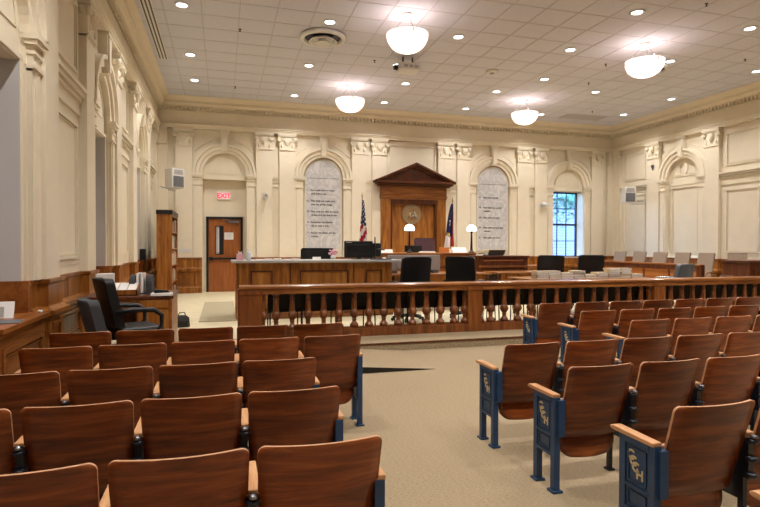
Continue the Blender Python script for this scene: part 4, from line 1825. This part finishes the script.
# things on the window ledge
lgd = thing('sheet_holder', 'slanted white sheet holder with a grey drawing on the window ledge', 'sheet holder', (-1.95, 5.66, .83), .12)
lgd.scale = (.6, .6, .6)
mb = MB()
mb.prism([(.0, 0), (.05, 0), (.13, .24), (.12, .24)], -.22, .22, 'x')
mk('board', mb, M['paper'], lgd)
mb = MB()
mb.prism([(-.004, .03), (.0, .03), (.045, .17), (.041, .17)], -.19, .1, 'x')
mk('grey_drawing', mb, M['lam'], lgd)
mb = MB()
pts = [(-.06 + .07 * cos(2 * pi * i / 20), -.008 + .024, .1 + .03 * sin(2 * pi * i / 20)) for i in range(21)]
mb.tube([(x, .012 + (z - .03) * .33 - .006, z) for x, y, z in pts], .004, 6)
mk('drawn_oval', mb, M['char'], lgd)
tag(mk('grey_mat', MB().box(-.24, .2, -.14, .1, 0, .008), M['greyv'], None, (-1.86, 5.38, .83), .12), 'grey pad lying flat in front of the sheet holder', 'pad')
tag(mk('black_clip', MB().box(-.05, .05, -.03, .03, 0, .06).tube([(-.03, 0, .06), (0, 0, .12), (.03, 0, .06)], .006, 6), M['blackp'], None, (-2.06, 5.36, .838), .2, bevel=.004), 'black clip by the grey pad at the picture edge', 'clip')
tag(mk('paper_cup', MB().lathe([(.02, 0), (.022, .02), (.018, .03), (0, .031)], (0, 0, 0), 14), M['white'], None, (-1.70, 6.02, .83)), 'tiny white cup near the end of the window ledge', 'cap')

# ------------------------------------------------------------------ bookcase
bc = thing('bookcase', 'tall wood bookcase full of books in the corner by the door', 'bookcase', (-1.32, 14.7, PL))
BW, BH = .17, 2.10
mb = MB()
for yy in (-.85, .82):
    mb = MB()
    mb.box(-BW, BW, yy, yy + .03, 0, BH)
    mk('side_panel', mb, M['oak'], bc)
for k in range(6):
    mb = MB()
    z = .05 + k * .405
    mb.box(-BW + .01, BW - .005, -.82, .82, z, z + .028)
    mk('shelf', mb, M['oak_y'], bc)
mb = MB()
mb.box(-BW, -BW + .012, -.82, .82, .05, BH)
mk('back_board', mb, M['blackp'], bc)
mb = MB()
mb.box(-BW - .01, BW + .015, -.865, .865, BH, BH + .1)
mk('cornice', mb, M['blackp'], bc)
rnd = random.Random(11)
shelfn = ['bottom', 'second', 'third', 'fourth', 'top']
for k in range(5):
    yy = -.80
    i = 0
    z = PL + .05 + k * .405 + .028
    while yy < .72:
        w = rnd.uniform(.05, .10)
        h = rnd.uniform(.24, .33)
        d = rnd.uniform(.2, .26)
        m2 = MB()
        m2.box(-d / 2, d / 2, -w / 2, -w / 2 + .004, 0, h)
        m2.box(-d / 2, d / 2, w / 2 - .004, w / 2, 0, h)
        m2.box(d / 2 - .004, d / 2 + .004, -w / 2, w / 2, 0, h)
        m2.box(d / 2 + .004, d / 2 + .006, -w / 2, w / 2, h * .7, h * .74)
        m2.cur = 1
        m2.box(-d / 2 + .004, d / 2 - .004, -w / 2 + .004, w / 2 - .004, .004, h - .006)
        c = rnd.choice([0, 0, 1, 2, 3, 4, 3])
        o = mk('shelved_book', m2, [BOOKC[c], M['paper']], None, (-1.32 + BW - .03 - d / 2, 14.7 + yy + w / 2, z))
        tag(o, '%s book, number %d along the %s shelf of the corner bookcase' % (['tan', 'white', 'brown', 'black', 'red'][c], i + 1, shelfn[k]), 'book', 'books in the corner bookcase')
        yy += w + rnd.uniform(.002, .01)
        i += 1

# ------------------------------------------------------------------ wall equipment
def speaker(label, loc, rz, bracket_to):
    t = thing('wall_speaker', label, 'speaker', loc, rz, 'wall loudspeakers')
    mb = MB()
    mb.box(-.18, .18, 0, .34, -.25, .26)
    mk('cabinet', mb, M['white'], t, bevel=.012)
    mb = MB()
    mb.box(-.15, .15, -.008, 0, -.22, .06)
    mk('grille', mb, M['greyv'], t)
    mb = MB()
    mb.prism([(-.14, .10), (.14, .10), (.12, .23), (-.12, .23)], -.006, 0.0, 'y')
    mb.lathe([(.0, 0), (.03, .01), (0, .02)], (0, -.01, .155), 10)
    mk('horn', mb, M['lam'], t)
    mb = MB()
    for p in bracket_to:
        mb.tube(p, .014, 8)
    mk('bracket', mb, M['lam'], t)
    return t


speaker('white wall loudspeaker on a bracket over the bookcase corner', (-1.10, 15.25, 3.23), radians(38), [[(-.1, .3, -.26), (-.45, .0, -.27), (-.70, -.30, -.28)], [(.1, .3, -.29), (-.1, .3, -.29)]])
speaker('white wall loudspeaker on a bracket between jury wall pilasters', (12.76, 14.98, 3.16), radians(-20), [[(.1, .2, -.29), (.5, .1, -.29)], [(.5, .1, -.29), (.5, .1, .25)], [(.1, .25, .1), (.5, .1, .1)]])


def camera_dome(label, loc, rz):
    t = thing('security_camera', label, 'camera', loc, rz, 'white security cameras')
    mb = MB()
    mb.box(-.07, .07, -.02, 0, -.09, .09)
    mb.tube([(0, -.02, -.02), (0, -.09, -.03), (0, -.14, -.02)], .028, 10)
    mk('wall_mount', mb, M['white'], t)
    mb = MB()
    mb.cyl((0, -.06, .05), (0, -.26, .0), .065, .07, 16)
    mk('body', mb, M['white'], t)
    mb = MB()
    mb.cyl((0, -.258, .005), (0, -.268, .003), .024, .02, 14)
    mk('lens', mb, M['blackp'], t)
    return t


camera_dome('white security camera on the pilaster right after the brown door', (1.19, YB, 2.93), radians(5))
camera_dome('white security camera beside the blue window', (10.42, YB, 2.86), radians(48))
tag(mk('wall_switch_plate', MB().box(-.18, .18, -.012, 0, -.05, .05), M['white'], None, (-1.05, YB, 1.34), bevel=.003), 'long white switch plate above the wainscot, beside the door', 'switch plate')
tag(mk('wall_hook', MB().prism([(-.06, .08), (.06, .08), (.0, -.1)], -.03, 0, 'x').box(-.03, 0, -.05, .05, -.02, .02), M['steel'], None, (XR - .001, 14.62, 4.02)), 'small metal bracket high on the jury-wall pilaster', 'bracket')
bl = tag(mk('black_speaker_box', MB().box(-.06, .06, -.09, .09, 0, .26), M['blackp'], None, (-1.80, 13.95, ZWAIN + .001), bevel=.01), 'black box standing on the wainscot cap in the third window', 'box')

# ------------------------------------------------------------------ bench lamps
def bench_lamp(label, loc, h):
    t = thing('bench_lamp', label, 'lamp', loc, 0, 'globe lamps on the bench')
    mb = MB()
    mb.lathe([(.085, 0), (.085, .02), (.05, .04), (.035, .06), (.035, .09), (.028, .1)], (0, 0, 0), 16)
    mk('base', mb, M['blackp'], t)
    mb = MB()
    mb.lathe([(.032, .08), (.026, h * .5), (.022, h - .22), (.034, h - .2), (.05, h - .18), (.03, h - .16)], (0, 0, 0), 14)
    mk('post', mb, M['blackp'], t)
    mb = MB()
    mb.lathe([(.0, h - .165), (.11, h - .165), (.132, h - .155), (.13, h - .12), (.112, h - .065), (.075, h - .022), (.035, h - .004), (0, h)], (0, 0, 0), 20)
    mk('globe', mb, M['globe'], t)
    return t


bench_lamp('black post lamp with white globe glowing in front of the seal panel', (4.66, 13.5, ZJ), .74)
bench_lamp('black post lamp with white globe beside the inscribed tablet', (6.34, 13.34, ZJ), .74)
bm_ = thing('bench_monitor', 'black computer monitor on the bench in front of the judge chair', 'monitor', (4.86, 13.75, ZJ))
mb = MB()
mb.box(-.24, .24, 0, .05, .02, .19)
mk('screen', mb, M['blackp'], bm_, bevel=.006)
mb = MB()
mb.box(-.1, .1, -.04, .1, 0, .02)
mk('stand', mb, M['blackp'], bm_)
tag(mk('orange_box', MB().box(-.11, .11, -.06, .06, 0, .12).box(-.115, .115, -.065, .065, .12, .14), M['orange'], None, (5.63, 13.5, ZJ), bevel=.004), 'small orange box on the judge bench', 'box')
tag(mk('name_plate', MB().prism([(-.05, 0), (.05, 0), (0, .09)], -.2, .2, 'x'), M['white'], None, (3.95, 13.35, ZJ)), 'white folded name plate on the bench behind the desk monitor', 'name plate')
tag(mk('white_papers', MB().box(-.2, .2, -.1, .1, 0, .025).box(-.16, .18, -.09, .09, .025, .04), M['paper'], None, (5.1, 13.38, ZJ), .1), 'white papers lying on the bench in front of its monitor', 'papers')
ppr = tag(mk('propped_papers', MB().prism([(-.02, 0), (.06, 0), (.1, .14), (.08, .14)], -.2, .2, 'x'), M['paper'], None, (6.1, 13.55, ZJ)), 'propped white papers beside the second globe lamp', 'papers')

# ------------------------------------------------------------------ clerk desk items
mn = thing('desk_monitor', 'black computer monitor seen from behind on the clerk desk', 'monitor', (2.66, 10.85, ZD), radians(4))
mb = MB()
mb.box(-.30, .30, 0, .05, .03, .37)
mb.box(-.22, .22, -.03, 0, .1, .3)
mk('housing', mb, M['blackp'], mn, bevel=.008)
mb = MB()
mb.box(-.27, -.15, -.003, 0, .335, .35)
mk('badge', mb, M['lam'], mn)
mb = MB()
mb.box(-.14, .14, -.08, .12, 0, .015)
mb.box(-.04, .04, -.02, .0, .015, .2)
mk('stand', mb, M['blackp'], mn)
m2_ = thing('second_monitor', 'smaller black monitor right behind the clerk monitor', 'monitor', (2.98, 11.05, ZD), radians(-25))
mb = MB()
mb.box(-.2, .2, 0, .05, .05, .33)
mk('housing', mb, M['blackp'], m2_, bevel=.008)
mb = MB()
mb.box(-.1, .1, -.06, .1, 0, .015)
mb.box(-.03, .03, -.02, .0, .015, .2)
mk('stand', mb, M['blackp'], m2_)
mi = thing('tall_microphone', 'tall thin black microphone in front of the clerk monitor', 'microphone', (2.93, 10.6, ZD))
mb = MB()
mb.cyl((0, 0, 0), (0, 0, .02), .06, .05, 14)
mk('base', mb, M['blackp'], mi)
mb = MB()
mb.cyl((0, 0, .02), (0, 0, .45), .014, .014, 8)
mb.tube([(0, 0, .2), (.1, .0, .21), (.2, 0, .19)], .012, 6)
mk('stem', mb, M['blackp'], mi)
tb = thing('tissue_box', 'pink and white tissue box on the clerk counter near the door', 'tissue box', (.31, 10.55, ZD))
mb = MB()
mb.box(-.06, .06, -.06, .06, 0, .12)
mk('carton', mb, M['pink'], tb, bevel=.004)
mb = MB()
mb.prism([(-.03, .12), (.03, .12), (.045, .17), (.0, .15), (-.03, .18)], -.02, .02, 'y')
mk('tissue', mb, M['paper'], tb)
sb = thing('sanitizer_bottle', 'clear pump bottle beside the pink tissue box', 'bottle', (.47, 10.62, ZD))
mb = MB()
mb.lathe([(.038, 0), (.042, .02), (.042, .12), (.03, .15), (.014, .16), (.014, .18)], (0, 0, 0), 16)
mk('body', mb, M['clear'], sb)
mb = MB()
mb.cyl((0, 0, .18), (0, 0, .215), .012, .01, 10)
mb.tube([(0, 0, .212), (-.03, 0, .212), (-.045, 0, .2)], .008, 8)
mk('pump', mb, M['white'], sb)
rnd = random.Random(2)
pl = ['nearest the pump bottle', 'second from the pump bottle', 'third from the pump bottle', 'fourth from the pump bottle', 'last before the empty stretch']
for k in range(5):
    x = .66 + .17 * k
    m3 = MB()
    m3.box(-.07, .07, -.1, .1, 0, .012 + .006 * (k % 3))
    m3.box(-.06, .065, -.09, .095, .012 + .006 * (k % 3), .02 + .006 * (k % 3))
    tag(mk('form_stack', m3, M['paper'], None, (x, 10.55, ZD), rnd.uniform(-.2, .2)), 'small stack of white forms on the clerk counter, ' + pl[k], 'papers', 'form stacks on the clerk counter')
pc_ = thing('pink_flowers', 'pink paper flower arrangement next to the clerk monitor', 'flowers', (2.14, 10.9, ZD))
mb = MB()
mb.lathe([(.04, 0), (.055, .05), (.045, .08)], (0, 0, 0), 14)
mk('pot', mb, M['white'], pc_)
mb = MB()
rnd = random.Random(8)
for i in range(22):
    a, rr, z = rnd.uniform(0, 2 * pi), rnd.uniform(0, .09), rnd.uniform(.08, .19)
    mb.lathe([(0, -.02), (.025, -.008), (.028, .006), (0, .02)], (rr * cos(a), rr * sin(a), z), 7)
mk('petals', mb, M['pink'], pc_)
tag(mk('white_card', MB().prism([(-.03, 0), (.03, 0), (0, .06)], -.08, .08, 'x'), M['paper'], None, (1.74, 10.5, ZD)), 'small folded white card before the dark chair tops', 'card')
tag(mk('white_mouse', MB().lathe([(.05, 0), (.05, .015), (.03, .035), (0, .04)], (0, 0, 0), 14), M['white'], None, (3.12, 10.6, ZD)), 'small white device at the end of the clerk counter', 'device')
kb = tag(mk('grey_keyboard', MB().box(-.2, .2, -.07, .07, 0, .025), M['char'], None, (3.0, 10.42, ZD), 0, bevel=.005), 'dark flat keyboard near the counter edge by the tall microphone', 'keyboard')

# ------------------------------------------------------------------ ceiling fixtures
def light(name, kind, loc, energy, col, parent=None, **kw):
    l = bpy.data.lights.new(name, kind)
    l.energy = energy
    l.color = col
    for k, v in kw.items():
        setattr(l, k, v)
    o = bpy.data.objects.new(name, l)
    COL.objects.link(o)
    if parent:
        o.parent = parent
    o.location = loc
    return o


E_DOWN, E_BOWL = 108, 7.2
COOL = (1.0, 0.972, 0.96)
dxs = [-.67, 1.93, 4.53, 7.11, 9.70, 12.22]
dn = []
for y in (15.40, 14.68, 13.46, 12.75, 12.14, 10.17, 8.22):
    for x in dxs:
        dn.append((x, y))
seen = {(-.67, 10.17), (-.67, 12.75), (-.67, 14.68), (1.93, 10.17), (1.93, 12.75), (1.93, 15.40), (4.53, 10.17), (4.53, 13.46), (4.53, 15.40), (7.11, 8.22), (7.11, 10.17), (7.11, 13.46), (7.11, 15.40),
        (9.70, 8.22), (9.70, 10.17), (9.70, 12.75), (9.70, 15.40), (12.22, 10.17), (12.22, 12.75), (12.22, 14.68), (3.88, 12.14), (7.74, 12.14)}
unseen = [(x, y) for x in (-.67, 1.93, 4.53, 7.11, 9.70, 12.22) for y in (4.98, .9)]
colname = {-.67: 'beside the slot diffuser', 1.93: 'in line with the round diffuser', 4.53: 'between the first two columns of bowls', 7.11: 'in the middle of the ceiling', 9.70: 'in line with the far bowls', 12.22: 'nearest the jury wall', 3.88: 'by the projector', 7.74: 'by the smoke detector'}
rowname = {15.40: 'closest to the back cornice', 14.68: 'second in from the back cornice', 13.46: 'a little before the far bowls', 12.75: 'midway to the back wall', 12.14: 'between the near and far bowls', 10.17: 'level with the near bowls', 8.22: 'nearest the camera'}
dmesh = {}
proto = None
for (x, y) in sorted(seen) + unseen:
    lb = 'round recessed downlight %s, %s' % (colname[x], rowname.get(y, 'over the seating'))
    if (x, y) in unseen:
        lb = 'round recessed downlight over the seating, %s' % colname[x]
    if proto is None:
        t = proto = thing('recessed_downlight', lb, 'ceiling light', (x, y, ZC), 0, 'recessed ceiling downlights')
        mb = MB()
        mb.lathe([(.105, 0), (.13, -.004), (.135, -.012), (.10, -.016), (.088, -.008)], (0, 0, 0), 24)
        mk('trim_ring', mb, M['white'], t)
        mb = MB()
        mb.cyl((0, 0, -.004), (0, 0, -.011), .09, .09, 24)
        mk('lens', mb, M['down'], t)
    else:
        t = dup(proto, (x, y, ZC), 0, lb)
    light('downlight_lamp', 'SPOT', (x, y, ZC - .03), E_DOWN * (1.7 if y < 6 else 1), COOL, spot_size=radians(130), spot_blend=.8, shadow_soft_size=.1)

pend = None
for (x, y, lb) in ((3.21, 9.45, 'glowing alabaster bowl pendant above the projector, near the camera'), (8.37, 9.45, 'tilted-looking glowing bowl pendant under the hidden round diffuser'), (3.21, 14.08, 'smallest glowing bowl pendant, before the cornice over the first tablet'), (8.34, 14.08, 'glowing bowl pendant by the back cornice over the second tablet'),
                   (3.21, 4.9, 'glowing bowl pendant over the aisle seating'), (8.37, 4.9, 'glowing bowl pendant over the jury-side seating'), (3.21, .3, 'glowing bowl pendant over the rear aisle'), (8.37, .3, 'glowing bowl pendant over the rear jury-side seats')):
    if pend is None:
        t = pend = thing('bowl_pendant', lb, 'pendant light', (x, y, ZC), 0, 'alabaster bowl pendants')
        mb = MB()
        mb.lathe([(.0, -.0), (.11, 0), (.11, -.02), (.05, -.05), (.02, -.06), (0, -.06)], (0, 0, 0), 20)
        mk('canopy', mb, M['white'], t)
        for k in range(3):
            a = 2 * pi * k / 3 + .5
            mb = MB()
            mb.tube([(.05 * cos(a), .05 * sin(a), -.05), (.352 * cos(a), .352 * sin(a), -.385)], .006, 6)
            mb.lathe([(0, -.03), (.014, -.02), (.014, .02), (0, .03)], (.372 * cos(a), .372 * sin(a), -.405), 8)
            mk('hanger_rod', mb, M['chrome'], t)
        mb = MB()
        n = 14
        prof = [(.38 * cos(radians(88) * i / n) ** .9, -.365 - .325 * sin(radians(88) * i / n)) for i in range(n + 1)]
        prof = prof[::-1]
        mb.lathe([(0.0005, prof[0][1])] + prof, (0, 0, 0), 36, cap=False)
        mk('glass_bowl', mb, M['bulbglass'], t)
    else:
        t = dup(pend, (x, y, ZC), 0, lb)
    light('bowl_lamp', 'POINT', (x, y, ZC - .47), E_BOWL, (1.0, .88, .90), shadow_soft_size=.1)

# round diffusers
def diffuser(label, loc):
    t = thing('round_air_diffuser', label, 'air diffuser', loc, 0, 'round ceiling diffusers')
    mb = MB()
    mb.lathe([(.40, 0), (.45, -.01), (.46, -.04), (.44, -.075), (.385, -.085), (.36, -.06), (.36, -.03)], (0, 0, 0), 36)
    mk('outer_ring', mb, M['white'], t)
    mb = MB()
    mb.lathe([(.0, -.03), (.36, -.031)], (0, 0, 0), 30)
    mk('dark_throat', mb, M['blackp'], t)
    mb = MB()
    mb.lathe([(.20, -.06), (.265, -.13), (.285, -.125), (.21, -.05), (.20, -.06)], (0, 0, 0), 32)
    mk('cone_ring', mb, M['white'], t)
    mb = MB()
    mb.lathe([(.0, -.10), (.08, -.115), (.135, -.15), (.15, -.143), (.08, -.09), (0, -.085)], (0, 0, 0), 32)
    mk('centre_cone', mb, M['white'], t)
    return t


diffuser('round white ceiling diffuser with concentric dark slots, fully visible', (1.93, 10.9, ZC))
diffuser('round ceiling diffuser half hidden behind the tilted-looking bowl pendant', (9.62, 10.75, ZC))
sd = thing('slot_diffuser', 'long dark slot air diffuser along the window-wall edge of the ceiling', 'air diffuser', (-1.26, 10.2, ZC))
mb = MB()
mb.box(-.10, .10, -3, 3, -.012, 0)
mk('frame', mb, M['white'], sd)
for xx in (-.065, 0, .065):
    mb = MB()
    mb.box(xx - .014, xx + .014, -2.97, 2.97, -.016, -.011)
    mk('slot', mb, M['slot'], sd)
gr = thing('ceiling_grille', 'flat grey return grille in the ceiling by the back cornice', 'grille', (11.2, 15.35, ZC))
mb = MB()
mb.box(-.75, .75, -.26, .26, -.01, 0)
mk('frame', mb, M['tbar'], gr)
mb = MB()
for i in range(18):
    mb.box(-.72, .72, -.24 + .0268 * i, -.225 + .0268 * i, -.014, -.009)
mk('slats', mb, M['tbar'], gr)
sm = thing('smoke_detector', 'white disc smoke detector in the middle of the ceiling', 'smoke detector', (6.19, 11.94, ZC))
mb = MB()
mb.lathe([(.15, 0), (.15, -.03), (.11, -.05), (0, -.055)], (0, 0, 0), 24)
mk('housing', mb, M['white'], sm)
mb = MB()
mb.lathe([(.06, -.05), (.06, -.07), (0, -.075)], (0, 0, 0), 16)
mk('sensor', mb, M['lam'], sm)
spr = None
SPK = [(.33, 11.0, 'near the slot diffuser'), (.33, 15.0, 'by the back cornice, window-wall side'), (3.3, 12.0, 'between the bowls over the bench'), (8.45, 10.75, 'beside the tilted-looking bowl'), (9.0, 12.1, 'toward the second far bowl'), (11.0, 14.6, 'near the return grille'), (11.2, 9.6, 'near the jury wall'), (8.0, 7.6, 'nearest the camera')]
for x, y, w in SPK:
    lb = 'small dark sprinkler head on the ceiling, ' + w
    if spr is None:
        spr = thing('sprinkler_head', lb, 'sprinkler', (x, y, ZC), 0, 'ceiling sprinkler heads')
        mb = MB()
        mb.lathe([(.0, 0), (.03, 0), (.026, -.008), (.009, -.01), (.009, -.04), (.0, -.042)], (0, 0, 0), 12)
        mk('stem', mb, M['oak_dk'], spr)
        mb = MB()
        mb.lathe([(0, -.04), (.022, -.044), (.022, -.048), (0, -.05)], (0, 0, 0), 12)
        mk('deflector', mb, M['blackp'], spr)
    else:
        dup(spr, (x, y, ZC), 0, lb)
pj = thing('ceiling_projector', 'white projector hanging from the ceiling below the first bowl pendant', 'projector', (3.95, 11.6, ZC))
mb = MB()
for xx in (-.11, .11):
    mb.cyl((xx, 0, 0), (xx, 0, -.17), .02, .02, 10)
mk('mount_pole', mb, M['blackp'], pj)
mb = MB()
mb.box(-.23, .23, -.2, .2, -.32, -.17)
mk('housing', mb, M['white'], pj, bevel=.012)
mb = MB()
mb.cyl((-.23, .02, -.24), (-.31, .02, -.24), .06, .055, 16)
mk('lens', mb, M['blackp'], pj)
mb = MB()
for i in range(3):
    mb.box(-.15 + .12 * i, -.06 + .12 * i, -.203, -.2, -.28, -.22)
mk('vent', mb, M['lam'], pj)

# ------------------------------------------------------------------ daylight and view
w = bpy.data.worlds.new('world')
SC.world = w
w.use_nodes = True
bg_ = w.node_tree.nodes['Background']
sky = w.node_tree.nodes.new('ShaderNodeTexSky')
sky.sky_type = 'NISHITA'
sky.sun_elevation = radians(35)
sky.sun_rotation = radians(160)
sky.sun_disc = False
tint = w.node_tree.nodes.new('ShaderNodeMixRGB')
tint.blend_type = 'MULTIPLY'
tint.inputs['Fac'].default_value = 1.0
tint.inputs['Color2'].default_value = (0.75, 0.95, 1.25, 1)
w.node_tree.links.new(sky.outputs[0], tint.inputs['Color1'])
w.node_tree.links.new(tint.outputs[0], bg_.inputs['Color'])
bg_.inputs['Strength'].default_value = 0.8
for nm, W, uc_, zc_, n_ in [('portal', W_BACK, CX + 5.755, 2.25, WN - .40)]:
    pl_ = bpy.data.lights.new('window_portal', 'AREA')
    pl_.shape = 'RECTANGLE'
    pl_.size, pl_.size_y = 1.25, 2.35
    po_ = bpy.data.objects.new('window_portal', pl_)
    COL.objects.link(po_)
    po_.location = W(uc_, n_, zc_)
    po_.rotation_euler = (-pi / 2, 0, 0)
    pl_.cycles.is_portal = True

SC.view_settings.view_transform = 'Standard'
SC.view_settings.look = 'None'
SC.view_settings.gamma = 1.0
SC.view_settings.exposure = 1.28
SC.view_settings.use_curve_mapping = False
SC.cycles.use_denoising = True
try:
    SC.cycles.denoiser = 'OPENIMAGEDENOISE'
    SC.cycles.denoising_input_passes = 'RGB_ALBEDO_NORMAL'
    SC.cycles.denoising_prefilter = 'ACCURATE'
except Exception:
    pass
SC.cycles.sample_clamp_indirect = 4.0
SC.cycles.max_bounces = 6
SC.cycles.diffuse_bounces = 3
SC.cycles.glossy_bounces = 2
SC.cycles.use_adaptive_sampling = False
SC.cycles.caustics_reflective = False
SC.cycles.caustics_refractive = False
